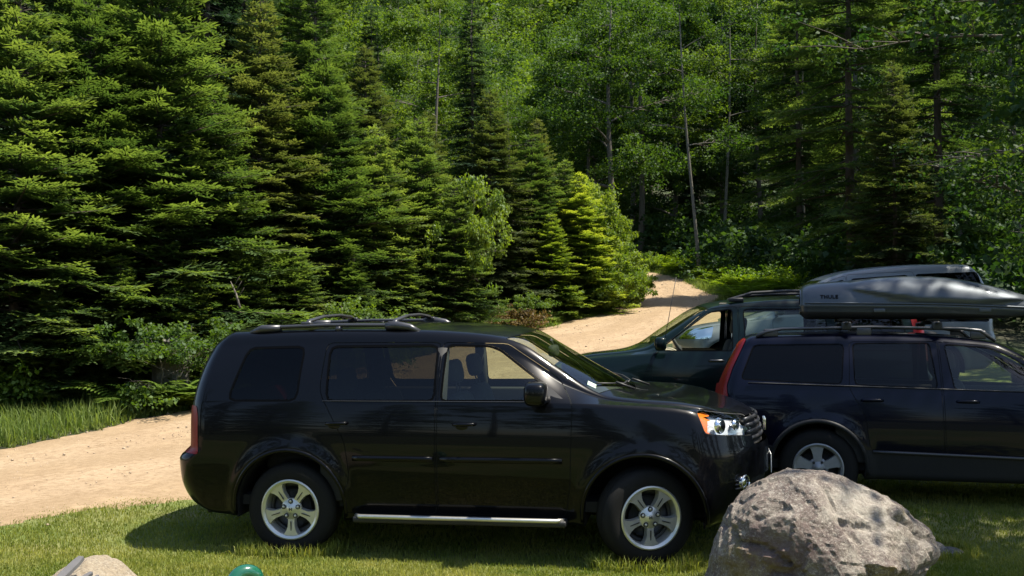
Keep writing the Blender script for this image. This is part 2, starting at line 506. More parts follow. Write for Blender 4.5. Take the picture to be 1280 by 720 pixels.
def car_shell(S):
    """closed half-sections swept along the car, mirrored; returns a bmesh"""
    ur, uf = S['ur'], S['uf']
    rc = S.get('corner', .12)
    kr, pr, kf, pf = S['kr'], S['pr'], S['kf'], S['pf']
    top, edge, belt, zb = S['top'], S['edge'], S['belt'], S['bottom']
    ws, wm, wb, wr = S['ws'], S['wm'], S['wb'], S['wr']
    zmid = S.get('zmid', .78)
    # station list: rounded ends plus an even middle
    ang = np.linspace(0, math.pi / 2, 7)
    st = [(ur + rc * (1 - math.sin(a)), rc * (1 - math.cos(a))) for a in ang[::-1]]
    st = [(ur + rc * (1 - math.cos(b)), rc * (1 - math.sin(b))) for b in ang]
    mid = np.arange(ur + rc + .03, uf - rc - .01, .03)
    st += [(m, 0) for m in mid]
    st += [(uf - rc * (1 - math.cos(b)), rc * (1 - math.sin(b))) for b in ang[::-1]]
    br, bf = S.get('blend_r', .8), S.get('blend_f', 1.05)
    sec = []
    def ring(u, inset):
        # fixed point on the x of each point
        n_tot = 6 + 5 + 26 + 20 + 8 + 20
        x = np.full(n_tot, u)
        for it in range(4):
            ZB, ZT, ZE, ZL = zb(x), top(x), edge(x), belt(x)
            WS, WM, WB, WR = ws(x), wm(x), wb(x), wr(x)
            y = np.zeros(n_tot); z = np.zeros(n_tot)
            k = 0
            t = np.linspace(0, 1, 6, endpoint=False); y[k:k + 6] = (WS[k:k + 6] - .06) * t; z[k:k + 6] = ZB[k:k + 6]; k += 6
            t = np.linspace(0, 1, 5, endpoint=False); q = slice(k, k + 5)
            y[q] = (1 - t) ** 2 * (WS[q] - .06) + (1 - (1 - t) ** 2) * WS[q]; z[q] = ZB[q] + t * t * .07; k += 5
            t = np.linspace(0, 1, 26, endpoint=False); q = slice(k, k + 26)
            zz = ZB[q] + .07 + (ZL[q] - ZB[q] - .07) * t
            lo = np.clip((zz - ZB[q] - .07) / np.maximum(zmid - ZB[q] - .07, .05), 0, 1); hi = np.clip((zz - zmid) / np.maximum(ZL[q] - zmid, .02), 0, 1)
            y[q] = np.where(zz < zmid, WS[q] + (WM[q] - WS[q]) * np.sin(math.pi / 2 * lo), WM[q] - (WM[q] - WB[q]) * hi ** 2.4)
            z[q] = zz; k += 26
            t = np.linspace(0, 1, 20, endpoint=False); q = slice(k, k + 20)
            d = np.minimum(.09, (ZE[q] - ZL[q]) * .4)
            dy = (WB[q] - WR[q]) * (1 - .35 * d / .09 * .6)
            y[q] = WB[q] - dy * t + S.get('bulge', .018) * np.sin(math.pi * t) * np.clip((ZE[q] - ZL[q]) / .4, 0, 1); z[q] = ZL[q] + (ZE[q] - d - ZL[q]) * t
            k += 20
            t = np.linspace(0, 1, 8, endpoint=False); q = slice(k, k + 8)
            d = np.minimum(.09, (ZE[q] - ZL[q]) * .4); dy = (WB[q] - WR[q]) * (1 - .35 * d / .09 * .6)
            yA, zA = WB[q] - dy, ZE[q] - d
            yC, zC = WR[q] - .05, ZE[q] + .012
            yB, zB = WR[q] + (yA - WR[q]) * .35, ZE[q]
            y[q] = (1 - t) ** 2 * yA + 2 * t * (1 - t) * yB + t * t * yC; z[q] = (1 - t) ** 2 * zA + 2 * t * (1 - t) * zB + t * t * zC; k += 8
            t = np.linspace(0, 1, 20); q = slice(k, k + 20)
            yE, zE = WR[q] - .05, ZE[q] + .012
            y[q] = yE * (1 - t); z[q] = ZT[q] - (ZT[q] - zE) * (1 - t) ** S.get('crown', 2.2)
            if inset > 0:
                w = WM.max(); zc = (ZB + ZT) / 2; hh = (ZT - ZB) / 2
                y = y * (1 - inset / w); z = zc + (z - zc) * (1 - inset / np.maximum(hh, .1))
            sr = (1 - sstep(ur, ur + br, u)); sf = sstep(uf - bf, uf, u)
            x = u + sr * (S['xr'](z) + kr * np.abs(y) ** pr - ur) + sf * (S['xf'](z) - kf * np.abs(y) ** pf - uf)
        # flared wheel arches
        for (ax, az, ar, amp) in S['arches']:
            rr = np.hypot(x - ax, z - az)
            b = amp * np.exp(-((rr - ar - .02) / .055) ** 2) * (z < S.get('arch_top', 1.0)) * (y > .6 * y.max())
            y = y + b
        return np.stack([x, y, z], 1)
    rings = [ring(u, i) for u, i in st]
    n = len(rings[0])
    bm = bmesh.new()
    L = bm.faces.layers.int.new('sec'); LB = bm.faces.layers.int.new('lab')
    secs = [0] * 6 + [1] * 5 + [2] * 26 + [3] * 20 + [4] * 8 + [5] * 19
    cols = []
    for rg in rings:
        right = [bm.verts.new((p[0], -p[1], p[2])) for p in rg]
        left = [right[0]] + [bm.verts.new(tuple(p)) for p in rg[1:-1]] + [right[-1]]
        cols.append((right, left))
    def face(vs, s):
        try:
            f = bm.faces.new(vs); f[L] = s; f.smooth = True
        except ValueError: pass
    for a, b in zip(cols[:-1], cols[1:]):
        for j in range(n - 1):
            face((a[0][j], b[0][j], b[0][j + 1], a[0][j + 1]), secs[j])
            face((a[1][j], a[1][j + 1], b[1][j + 1], b[1][j]), secs[j])
    # end caps: concentric rings
    for idx, prof, k_, p_, sgn in ((0, S['xr'], kr, pr, 1), (-1, S['xf'], -kf, pf, -1)):
        R0 = rings[idx]; zc = (R0[:, 2].max() + R0[:, 2].min()) / 2
        prev = cols[idx]
        m = 12
        for q in range(1, m + 1):
            s = 1 - q / m
            y = R0[:, 1] * s; z = zc + (R0[:, 2] - zc) * s
            x = prof(z) + k_ * np.abs(y) ** p_
            if q < m:
                rt = [bm.verts.new((x[i], -y[i], z[i])) for i in range(n)]
                lf = [rt[0]] + [bm.verts.new((x[i], y[i], z[i])) for i in range(1, n - 1)] + [rt[-1]]
                for j in range(n - 1):
                    qa = (prev[0][j], prev[0][j + 1], rt[j + 1], rt[j]); qb = (prev[1][j], lf[j], lf[j + 1], prev[1][j + 1])
                    face(qa if sgn > 0 else qa[::-1], 6); face(qb if sgn > 0 else qb[::-1], 6)
                prev = (rt, lf)
            else:
                c = bm.verts.new((x[0], 0, zc))
                for j in range(n - 1):
                    qa = (prev[0][j], prev[0][j + 1], c); qb = (prev[1][j], c, prev[1][j + 1])
                    face(qa if sgn > 0 else qa[::-1], 6); face(qb if sgn > 0 else qb[::-1], 6)
    bmesh.ops.recalc_face_normals(bm, faces=bm.faces[:])
    return bm

def cut(bm, poly, lab, cond, view='side'):
    """cut the outline of poly into the shell and label what lies inside"""
    LB = bm.faces.layers.int['lab']; LS = bm.faces.layers.int['sec']
    ax = {'side': (0, 2), 'top': (0, 1), 'front': (1, 2)}[view]
    xs = [p[0] for p in poly]; ys = [p[1] for p in poly]
    x0, x1, y0, y1 = min(xs), max(xs), min(ys), max(ys)
    A0, A1 = ax
    def bb(f):
        v = f.verts
        u = [q.co[A0] for q in v]; w = [q.co[A1] for q in v]
        return (f, min(u), max(u), min(w), max(w))
    fs = []
    for f in bm.faces:
        q = f.verts[0].co
        if q[A0] < x0 - .2 or q[A0] > x1 + .2 or q[A1] < y0 - .2 or q[A1] > y1 + .2: continue
        r = bb(f)
        if r[2] < x0 or r[1] > x1 or r[4] < y0 or r[3] > y1: continue
        if cond(f.calc_center_median(), f[LS]): fs.append(r)
    n = len(poly)
    for i in range(n):
        p, q = poly[i], poly[(i + 1) % n]
        d = (q[0] - p[0], q[1] - p[1])
        if math.hypot(*d) < 1e-5: continue
        co = [0, 0, 0]; no = [0, 0, 0]
        co[A0], co[A1] = p; no[A0], no[A1] = -d[1], d[0]
        # only faces close to this edge
        lo0, hi0 = min(p[0], q[0]) - .002, max(p[0], q[0]) + .002; lo1, hi1 = min(p[1], q[1]) - .002, max(p[1], q[1]) + .002
        near, rest = [], []
        for r in fs: (rest if (r[2] < lo0 or r[1] > hi0 or r[4] < lo1 or r[3] > hi1) else near).append(r)
        if not near: continue
        near = [r[0] for r in near]
        es = {e for f in near for e in f.edges}; vsx = {v for f in near for v in f.verts}
        r = bmesh.ops.bisect_plane(bm, geom=near + list(es) + list(vsx), plane_co=co, plane_no=Vector(no).normalized(), dist=1e-5)
        fs = rest + [bb(g) for g in r['geom'] if isinstance(g, bmesh.types.BMFace)]
    for f in {r[0] for r in fs if r[0].is_valid}:
        c = f.calc_center_median()
        if inside(poly, c[A0], c[A1]): f[LB] = lab

def shell_parts(bm, labs, root):
    """labs: {label: (name, material, push)}; returns {label: object}"""
    LB = bm.faces.layers.int['lab']
    bm.normal_update()
    groups = {}
    for f in bm.faces: groups.setdefault(f[LB], []).append(f)
    out = {}
    jobs = []
    for lab, (name, mat, push) in labs.items():
        fs = groups.get(lab)
        if not fs: continue
        if name not in ('panel_seam', 'window_surround', 'lower_cladding', 'body'):
            jobs.append((lab, name, mat, push, fs)); continue
        left = set(fs)                      # one object for each connected piece
        while left:
            f0 = left.pop(); isl = [f0]; todo = [f0]
            while todo:
                for e in todo.pop().edges:
                    for f in e.link_faces:
                        if f in left: left.discard(f); isl.append(f); todo.append(f)
            jobs.append((lab, name if name != 'body' or len(isl) > 3000 else 'body_panel', mat, push, isl))
    for lab, name, mat, push, fs in jobs:
        idx = {}; V = []; N = []; F = []
        for f in fs:
            q = []
            for v in f.verts:
                if v.index not in idx or True:
                    k = idx.get(v)
                    if k is None:
                        k = idx[v] = len(V); V.append(v.co + v.normal * push); N.append(v.normal.copy())
                q.append(k)
            F.append(q)
        me = bpy.data.meshes.new(name)
        me.from_pydata(V, [], F); me.materials.append(mat)
        me.polygons.foreach_set('use_smooth', [True] * len(F))
        me.normals_split_custom_set_from_vertices(N)
        me.update()
        o = bpy.data.objects.new(name, me); link(o, root); out[lab] = o
    return out

def side(sgn):
    """faces of one flank: sgn -1 is the car's right"""
    return lambda c, s: c.y * sgn > .12 and s in (1, 2, 3, 4, 6)

def wheel(parent, c, out, r=.364, w=.24, rim=.232, style='flare5', mat=None, dark=None, steer=0.0):
    """wheel with its face towards out (-1 right, +1 left)"""
    e = bpy.data.objects.new('wheel', None); link(e, parent); e.empty_display_size = .1
    e.location = c; e.rotation_euler = (0, 0, steer + (0 if out < 0 else math.pi))
    h = w / 2
    T = MB()
    prof = [(rim - .012, -h + .02), (rim + .004, -h + .004), (rim + .025, -h - .004), (r - .055, -h - .003), (r - .02, -h + .012), (r - .006, -h + .032), (r, -h + .05)]
    tread = []
    for i, yy in enumerate(np.linspace(-h + .06, h - .06, 9)):
        tread += [(r + .001, yy - .006), (r + .001, yy + .004), (r - .008, yy + .005), (r - .008, yy + .009)]
    prof += tread + [(r - .006, h - .03), (r - .03, h - .01), (rim, h - .01), (rim - .02, h - .03)]
    T.lathe_y(prof, n=56)
    T.build('tyre', M['rubber'], e)
    B = MB()
    y0 = -h + .018           # plane of the spokes
    B.lathe_y([(rim - .004, y0 - .026), (rim + .007, y0 - .024), (rim + .008, y0 - .012), (rim - .004, y0 - .004), (rim - .016, y0 - .006), (rim - .022, y0 + .002), (rim - .028, y0 + .05), (rim - .05, h - .05), (rim - .04, h - .03)], n=56)
    B.lathe_y([(rim - .022, y0 - .014), (rim - .004, y0 - .026)], n=56)
    # back plate and brake disc, dark
    B.lathe_y([(rim - .03, y0 + .075), (.17, y0 + .07), (.17, y0 + .085), (.0, y0 + .085)], n=32, mi=1)
    B.lathe_y([(.155, y0 + .05), (.155, y0 + .062), (.07, y0 + .06)], n=32, mi=2)
    def spoke(a, outline, yf, yb):
        m = Matrix.Rotation(-a, 3, 'Y')
        n = len(outline)
        f = [m @ Vector((p[0], yf(p[0]), p[1])) for p in outline]
        b = [m @ Vector((p[0], yb, p[1] * 1.12)) for p in outline]
        B.add(f + b, [list(range(n))] + [(i, n + i, n + (i + 1) % n, (i + 1) % n) for i in range(n)], 0, False)
    if style == 'flare5':
        outl = [(.055, -.027), (.10, -.026), (.14, -.029), (.175, -.042), (.20, -.062), (rim - .012, -.082), (rim - .012, .082), (.20, .062), (.175, .042), (.14, .029), (.10, .026), (.055, .027)]
        for k in range(5):
            a = -math.pi / 2 + 2 * math.pi * k / 5
            spoke(a, outl, lambda rr: y0 + .012 - .022 * (rr / rim), y0 + .05)
            m = Matrix.Rotation(-a, 3, 'Y')
            B.box(m @ Vector((.15, y0 - .003, 0)), (.11, .006, .007), m @ Matrix.Rotation(.10, 3, 'Z'), mi=1)
            a2 = a + math.pi / 5
            p = Matrix.Rotation(-a2, 3, 'Y') @ Vector((.063, y0 - .006, 0))
            B.lathe_y([(.019, .012), (.019, .0), (.014, -.003), (.0135, .004)], p, 12, mi=1)
            B.lathe_y([(.0105, .01), (.0105, -.004), (.006, -.007), (.0, -.007)], p, 8, mi=0)
        B.lathe_y([(.085, y0 + .03), (.085, y0 + .008), (.078, y0 + .002), (.038, y0 - .002), (.034, y0 - .008), (.0, y0 - .009)], n=32)
        # H emblem on the cap
        for p, s in (((-.009, y0 - .0105, 0), (.005, .003, .024)), ((.009, y0 - .0105, 0), (.005, .003, .024)), ((0, y0 - .0105, 0), (.018, .003, .005))):
            B.box(p, s, mi=2)
    elif style == 'five':
        outl = [(.05, -.034), (.10, -.036), (.15, -.046), (rim - .012, -.066), (rim - .012, .066), (.15, .046), (.10, .036), (.05, .034)]
        for k in range(5):
            spoke(math.pi / 2 + .05 + 2 * math.pi * k / 5, outl, lambda rr: y0 + .004 - .010 * (rr / rim), y0 + .04)
        B.lathe_y([(.09, y0 + .03), (.085, y0 + .004), (.04, y0 + .0), (.036, y0 - .012), (.0, y0 - .014)], n=24)
        for k in range(5):
            p = Matrix.Rotation(-(math.pi / 2 + .05 + math.pi / 5 + 2 * math.pi * k / 5), 3, 'Y') @ Vector((.06, y0 + .0, 0))
            B.lathe_y([(.012, .01), (.012, -.006), (.0, -.008)], p, 8, mi=1)
    else:
        outl = [(.04, -.03), (.12, -.03), (rim - .012, -.045), (rim - .012, .045), (.12, .03), (.04, .03)]
        for k in range(6):
            spoke(2 * math.pi * k / 6, outl, lambda rr: y0 - .002, y0 + .04)
        B.lathe_y([(.08, y0 + .03), (.075, y0), (.0, y0 - .01)], n=24)
    B.build('rim', [mat or M['alloy'], M['alloy_dark'], M['rail_grey']], e)
    return e

def seat(root, x, y, z, mat, h=.62, head=True, rake=.2):
    s = empty('seat', (x, y, z)); s.parent = root
    m = Matrix.Rotation(-rake, 3, 'Y')
    a = MB(); a.ell((.20, 0, .08), (.27, .25, .10), .45); a.build('seat_cushion', mat, s)
    a = MB(); a.ell(m @ Vector((-.03, 0, h / 2 + .1)), (.085, .245, h / 2 + .03), .5, rot=m); a.build('seat_back', mat, s)
    if head:
        a = MB(); a.ell(m @ Vector((-.03, 0, h + .30)), (.055, .145, .10), .6, rot=m)
        for q in (-.05, .05): a.tube([m @ Vector((-.03, q, h + .1)), m @ Vector((-.03, q, h + .24))], .007, 6)
        a.build('headrest', mat, s)
    return s

def arch_liner(root, x, z, r, y_out, depth, mat):
    for sg in (-1, 1):
        m = MB(); vs, fs = [], []
        n = 20
        for k in range(n + 1):
            a = math.pi * (1.12 * k / n - .06)
            for yy in (y_out, y_out - depth):
                vs.append((x + r * math.cos(a), sg * yy, z + r * math.sin(a)))
        for k in range(n): fs.append((2 * k, 2 * k + 1, 2 * k + 3, 2 * k + 2))
        fs.append([2 * k + 1 for k in range(n + 1)])
        m.add(vs, fs); m.build('wheel_arch_liner', mat, root)

def arch_trim(root, bmW, x, z, r, mat, a0=-.12, a1=None, th=.016):
    """rolled lip following the flank round the wheel opening; bmW gives half width at (x,z)"""
    a1 = math.pi - a0 if a1 is None else a1
    for sg in (-1, 1):
        m = MB()
        path = []
        for k in range(33):
            a = a0 + (a1 - a0) * k / 32
            px, pz = x + r * math.cos(a), z + r * math.sin(a)
            path.append((px, sg * (bmW(px, pz) - .006), pz))
        m.tube(path, th, 6)
        m.build('arch_trim', mat, root)

def flank(bm):
    """half width of the shell's flank as a function of (x, z), by nearest vertices"""
    P = np.array([v.co for v in bm.verts if v.co.y < -.4])
    def f(x, z):
        d = (P[:, 0] - x) ** 2 + (P[:, 2] - z) ** 2
        i = np.argsort(d)[:4]; w = 1 / (d[i] + 1e-5)
        return float((-P[i, 1] * w).sum() / w.sum())
    return f

def place(name, spec):
    loc, th, d = spec['loc'], spec['th'], spec['d']
    return empty(name, loc, -th if d > 0 else math.pi - th)

def add_plate(root, name, c, s, mat, rot=None):
    m = MB(); m.box(c, s, rot, bev=.004); return m.build(name, mat, root)

cst = lambda v: (lambda x: np.full(np.shape(x), float(v)))

# ------------------------------------------------------------------ black SUV
def build_black_suv():
    root = place('parked_suv', PILOT)
    root.rotation_euler.y = -R(.4)        # nose a little up the slope, far side higher
    root.rotation_euler.x = PILOT['roll']; root.location.z += .83 * math.sin(PILOT['roll'])
    tag(root, 'black SUV with bright five-spoke wheels and chrome side step, parked on the lawn in front', 'car', 'cars parked on the grass')
    S = dict(ur=-1.13, uf=3.74, corner=.11, kr=.22, pr=2.6, kf=.50, pf=2.0,
        xr=pchip([(.2, -.82), (.30, -.90), (.40, -1.03), (.60, -1.12), (.755, -1.13), (.80, -1.08), (.83, -1.03), (1.12, -1.02), (1.24, -1.00), (1.5, -.92), (1.63, -.86), (1.72, -.79), (1.80, -.70)]),
        xf=pchip([(.2, 3.50), (.32, 3.62), (.45, 3.71), (.62, 3.745), (.80, 3.74), (.92, 3.71), (1.0, 3.69), (1.08, 3.655), (1.15, 3.60), (1.25, 3.5)]),
        top=pchip([(-1.1, 1.74), (-.7, 1.785), (-.3, 1.80), (.3, 1.812), (1.0, 1.808), (1.5, 1.785), (1.80, 1.745), (2.0, 1.635), (2.4, 1.405), (2.70, 1.245), (2.82, 1.215), (3.1, 1.19), (3.4, 1.145), (3.6, 1.10), (3.74, 1.05)]),
        edge=pchip([(-1.1, 1.70), (-.7, 1.745), (-.3, 1.757), (.3, 1.765), (1.0, 1.755), (1.35, 1.735), (1.61, 1.705), (1.81, 1.655), (2.1, 1.475), (2.38, 1.295), (2.52, 1.243), (2.7, 1.225), (3.0, 1.205), (3.2, 1.175), (3.5, 1.10), (3.74, 1.03)]),
        belt=pchip([(-1.1, 1.215), (2.2, 1.215), (2.7, 1.20), (3.0, 1.18), (3.2, 1.145), (3.5, 1.06), (3.74, .985)]),
        bottom=pchip([(-1.1, .36), (-.4, .30), (.4, .29), (2.3, .29), (3.2, .25), (3.74, .27)]),
        ws=pchip([(-1.1, .90), (-.5, .93), (.6, .93), (2.2, .93), (3.2, .92), (3.74, .88)]),
        wm=pchip([(-1.1, .955), (-.5, .975), (1, .985), (2.6, .985), (3.2, .965), (3.74, .93)]),
        wb=pchip([(-1.1, .905), (-.5, .925), (1, .935), (2.3, .93), (2.8, .905), (3.3, .86), (3.74, .80)]),
        wr=pchip([(-1.1, .58), (-.6, .625), (.3, .65), (1.3, .65), (1.8, .665), (2.4, .74), (2.8, .80), (3.3, .77), (3.74, .70)]),
        arches=[(0, .385, .455, .03), (2.775, .385, .455, .03)], zmid=.80, bulge=.02)
    bm = car_shell(S)
    W = flank(bm)
    q_ = rpoly([(-.52, 1.235), (.045, 1.238), (.05, 1.635), (-.42, 1.625)], .05)
    rd = rpoly([(.31, 1.238), (1.165, 1.24), (1.155, 1.64), (.285, 1.635)], .045)
    fd = rpoly([(1.235, 1.24), (2.07, 1.245), (2.03, 1.335), (1.66, 1.60), (1.57, 1.632), (1.245, 1.64)], .03)
    sail = [(2.0, 1.245), (2.22, 1.25), (2.10, 1.335), (2.0, 1.352)]
    n_ = 0
    for sg in (-1, 1):
        sd = side(sg)
        # doors: an open seam, then the panel
        rdoor = rpoly([(.36, .36), (1.19, .36), (1.19, 1.675), (.24, 1.675), (.235, 1.30), (.46, .92), (.50, .62)], .05)
        fdoor = rpoly([(1.20, .36), (2.19, .36), (2.23, .62), (2.25, 1.21), (2.12, 1.40), (1.72, 1.66), (1.20, 1.675)], .04)
        for P, a, b in ((rdoor, 20, 21), (fdoor, 20, 22)):
            cut(bm, P, a, sd); cut(bm, grow(P, -.006), b if sg < 0 else b + 20, sd)
        for P, b in ((q_, 30), (rd, 31), (fd, 32)):
            cut(bm, grow(P, .018), 33, sd); cut(bm, P, b if sg < 0 else b + 20, sd)
        # lamps
        hl = rpoly([(3.17, 1.165), (3.235, 1.0), (3.60, .935), (3.605, .99), (3.53, 1.085), (3.30, 1.14)], .02)
        cnd = lambda c, s, sg=sg: c.y * sg > .28 and c.x > 3.0
        cut(bm, grow(hl, .006), 20, cnd); cut(bm, hl, 70 if sg < 0 else 71, cnd)
        tl = rpoly([(-1.2, .80), (-.765, .80), (-.775, 1.10), (-.80, 1.18), (-1.2, 1.18)], .02)
        cnt = lambda c, s, sg=sg: c.y * sg > .60 and c.x < -.5
        cut(bm, tl, 72 if sg < 0 else 73, cnt)
        for ax in (0, 2.775):
            circ = [(ax + .455 * math.cos(2 * math.pi * k / 28), .385 + .455 * math.sin(2 * math.pi * k / 28)) for k in range(28)]
            cut(bm, circ, 99, lambda c, s, sg=sg: c.y * sg > .5 and s in (0, 1, 2))
    # windscreen, rear window, bonnet seam, grille
    ws_ = [(1.70, -.628), (1.78, -.44), (1.825, -.2), (1.835, 0), (1.825, .2), (1.78, .44), (1.70, .628), (2.43, .718), (2.57, .45), (2.65, .22), (2.67, 0), (2.65, -.22), (2.57, -.45), (2.43, -.718)]
    up = lambda c, s: s in (4, 5) and c.z > 1.1
    cut(bm, grow(ws_, .012), 33, up, 'top'); cut(bm, ws_, 34, up, 'top')
    rw = rpoly([(-.62, 1.20), (.62, 1.20), (.55, 1.62), (-.55, 1.62)], .08)
    bk = lambda c, s: c.x < -.6 and s == 6
    cut(bm, rw, 35, bk, 'front')
    fr = lambda c, s: c.x > 3.2
    cut(bm, rpoly([(-.50, .86), (.50, .86), (.47, 1.075), (-.47, 1.075)], .03), 36, fr, 'front')
    cut(bm, rpoly([(-.55, .40), (.55, .40), (.60, .62), (-.60, .62)], .05), 37, fr, 'front')
    pt = M['black_paint']
    labs = {0: ('body', pt, 0), 20: ('panel_seam', M['gap'], -.006), 33: ('window_surround', M['trim_black'], -.001), 34: ('windscreen', M['glass_clear'], -.002), 35: ('rear_window', M['glass_black'], -.003),
        36: ('grille_backing', M['gap'], -.04), 37: ('air_intake', M['gap'], -.03)}
    for k in (0, 20):
        labs.update({21 + k: ('rear_door', pt, 0), 22 + k: ('front_door', pt, 0), 30 + k: ('rear_side_window', M['glass_black'], -.004), 31 + k: ('rear_door_window', M['glass_dark'], -.006), 32 + k: ('front_door_window', M['glass_side'], -.006)})
    for k in (0, 1): labs.update({70 + k: ('headlight', M['glass_lamp'], .002), 72 + k: ('taillight', M['red_lamp'], .004)})
    out = shell_parts(bm, labs, root)
    # headlight innards: chrome bowl, amber corner, projector
    LB = bm.faces.layers.int['lab']
    for lab, sg in ((70, -1), (71, 1)):
        fs = [f for f in bm.faces if f[LB] == lab]
        m = MB()
        for f in fs:
            c = f.calc_center_median()
            mi = 1 if (c.x < 3.285 - (c.z - 1.0) * .25) else 0
            k = .03 if mi else .06
            m.add([v.co - v.normal * k for v in f.verts], [list(range(len(f.verts)))], mi, False)
        rf = m.build('reflector', [M['lamp_silver'], M['amber']], out[lab])
        for (px, py, pz, rr) in ((3.335, .815, 1.045, .062), (3.455, .63, 1.03, .044)):
            m = MB()
            n0 = Vector((math.cos(.7), sg * math.sin(.7), .1)).normalized()
            c_ = Vector((px, sg * py, pz)) - n0 * .012
            m.tube([c_ + n0 * .012, c_ + n0 * .022, c_ + n0 * .010, c_ - n0 * .015, c_ - n0 * .030], [rr, rr * .93, rr * .86, rr * .55, rr * .25], 24)
            m.build('projector', M['chrome'], out[lab])
    bm.free()
    # wheels and arches
    for ax, steer in ((0, 0), (2.775, R(25))):
        wheel(root, (ax, -.835, .372), -1, steer=steer)
        wheel(root, (ax, .835, .372), 1, steer=steer)
        arch_liner(root, ax, .385, .452, .95, .40, M['gap'])
        arch_trim(root, W, ax, .385, .462, M['black_paint'], th=.018)
    # running board with bright edge
    for sg in (-1, 1):
        m = MB(); m.box((1.37, sg * .955, .325), (1.66, .17, .05), bev=.015); b = m.build('running_board', M['black_plastic'], root)
        m = MB(); m.tube([(.56, sg * 1.0, .352), (.60, sg * 1.042, .352), (1.4, sg * 1.046, .352), (2.13, sg * 1.042, .352), (2.18, sg * 1.0, .352)], .017, 8); m.build('step_edge', M['step_metal'], b)
        # body side moulding in pieces
        for x0, x1 in ((.53, 1.17), (1.23, 2.17)):
            m = MB(); path = [(x, sg * (W(x, .79) + .006), .79) for x in np.linspace(x0, x1, 9)]
            m.tube(path, .012, 8, squash=1.8); m.build('side_moulding', pt, root)
        # chrome strip under the side windows
        m = MB(); m.tube([(x, sg * (W(x, 1.232) + .004), 1.228) for x in np.linspace(.27, 2.05, 20)], .0032, 6); m.build('window_strip', M['rail_grey'], root)
        # door handles
        for x in (.40, 1.42):
            y = sg * (W(x, 1.06) + .03)
            h = MB(); h.tube([(x - .085, y - sg * .03, 1.055), (x - .07, y, 1.058), (x, y + sg * .004, 1.06), (x + .07, y, 1.062), (x + .085, y - sg * .03, 1.062)], .013, 8)
            h.ell((x - .02, y - sg * .032, 1.035), (.06, .01, .035)); h.build('door_handle', pt, root)
        # mirror
        h = MB(); h.ell((1.995, sg * 1.085, 1.305), (.085, .125, .088), .55, 20, 12); h.tube([(2.05, sg * .90, 1.245), (2.02, sg * 1.02, 1.26)], .032, 8)
        h.build('mirror', pt, root)
        # mirror sail
        h = MB(); h.add([(1.99, sg * (W(1.99, 1.25) - .0), 1.25), (2.17, sg * W(2.15, 1.25), 1.25), (2.05, sg * (W(2.05, 1.34) + .004), 1.345), (1.99, sg * (W(1.99, 1.36) + .004), 1.37)], [(0, 1, 2, 3)]); h.build('mirror_sail', M['black_plastic'], root)
        # roof rail
        h = MB()
        y = sg * .605
        h.tube([(-.43, y, 1.765), (-.33, y, 1.795), (.2, y, 1.812), (.70, y, 1.808), (.80, y, 1.80)], [.02, .024, .022, .022, .024], 10, squash=.7)
        h.tube([(.70, y, 1.80), (.80, y, 1.805), (.90, y, 1.79), (.98, y, 1.752)], [.03, .034, .03, .02], 10)
        h.tube([(-.46, y, 1.752), (-.36, y, 1.785), (-.2, y, 1.79)], [.02, .034, .028], 10)
        h.tube([(.3, y, 1.76), (.3, y, 1.80)], .03, 8)
        h.build('roof_rail', M['rail_grey'], root)
        # fog lamp with chrome ring and bezel
        c0 = Vector((3.50, sg * .70, .605)); n0 = Vector((.80, sg * .6, 0)).normalized()
        h = MB(); m3 = Matrix.Rotation(math.atan2(n0.y, n0.x) + math.pi / 2, 3, 'Z')
        ringp = [c0 + n0 * .03 + m3 @ Vector((.05 * math.cos(a), 0, .055 * math.sin(a))) for a in np.linspace(0, 2 * math.pi, 25)]
        h.tube(ringp, .007, 6)
        h.tube([c0 - n0 * .02, c0 + n0 * .02, c0 + n0 * .026], [.045, .045, .02], 16)
        fg = h.build('fog_light', M['chrome'], root)
        h = MB()
        for zz in (.575, .605, .635):
            h.tube([c0 + m3 @ Vector((-.13 * sg * -1, 0, zz - .605)) + n0 * .03, c0 + m3 @ Vector((-.06 * sg * -1, 0, zz - .605)) + n0 * .035], .006, 6)
        h.build('fog_light_trim', M['rail_grey'], fg)
    # cross bars over the roof
    for x in (.02, .76):
        h = MB()
        h.tube([(x, -.60, 1.815), (x, -.53, 1.845), (x, -.2, 1.872), (x, .2, 1.872), (x, .53, 1.845), (x, .60, 1.815)], [.016, .026, .022, .022, .026, .016], 10, squash=.6)
        for sg in (-1, 1): h.box((x, sg * .59, 1.822), (.09, .05, .035), bev=.01)
        h.build('roof_crossbar', M['rail_grey'], root)
    # grille bars
    for zz in (.905, .955, 1.005, 1.05):
        h = MB(); h.tube([(float(S['xf'](zz)) - .5 * y * y - .026, y, zz) for y in np.linspace(-.485, .485, 13)], [.012] * 13, 8, squash=1.3); h.build('grille_bar', M['rail_grey'], root)
    h = MB()
    for y, sx in ((-.05, .014), (.05, .014)): h.box((3.71, y, .965), (.02, sx, .10), bev=.003)
    h.box((3.71, 0, .965), (.02, .09, .014), bev=.003); h.build('grille_emblem', M['chrome'], root)
    h = MB(); h.box((3.752, 0, .66), (.006, .30, .15), bev=.002); h.build('licence_plate', M['white_print'], root)
    # bumper mounted pieces low at the rear: black exhaust guard strip
    h = MB(); h.tube([(-.86 + .2 * abs(y) ** 2.6, y, .325) for y in np.linspace(-.8, .8, 13)], .03, 6); h.build('rear_valance', M['black_plastic'], root)
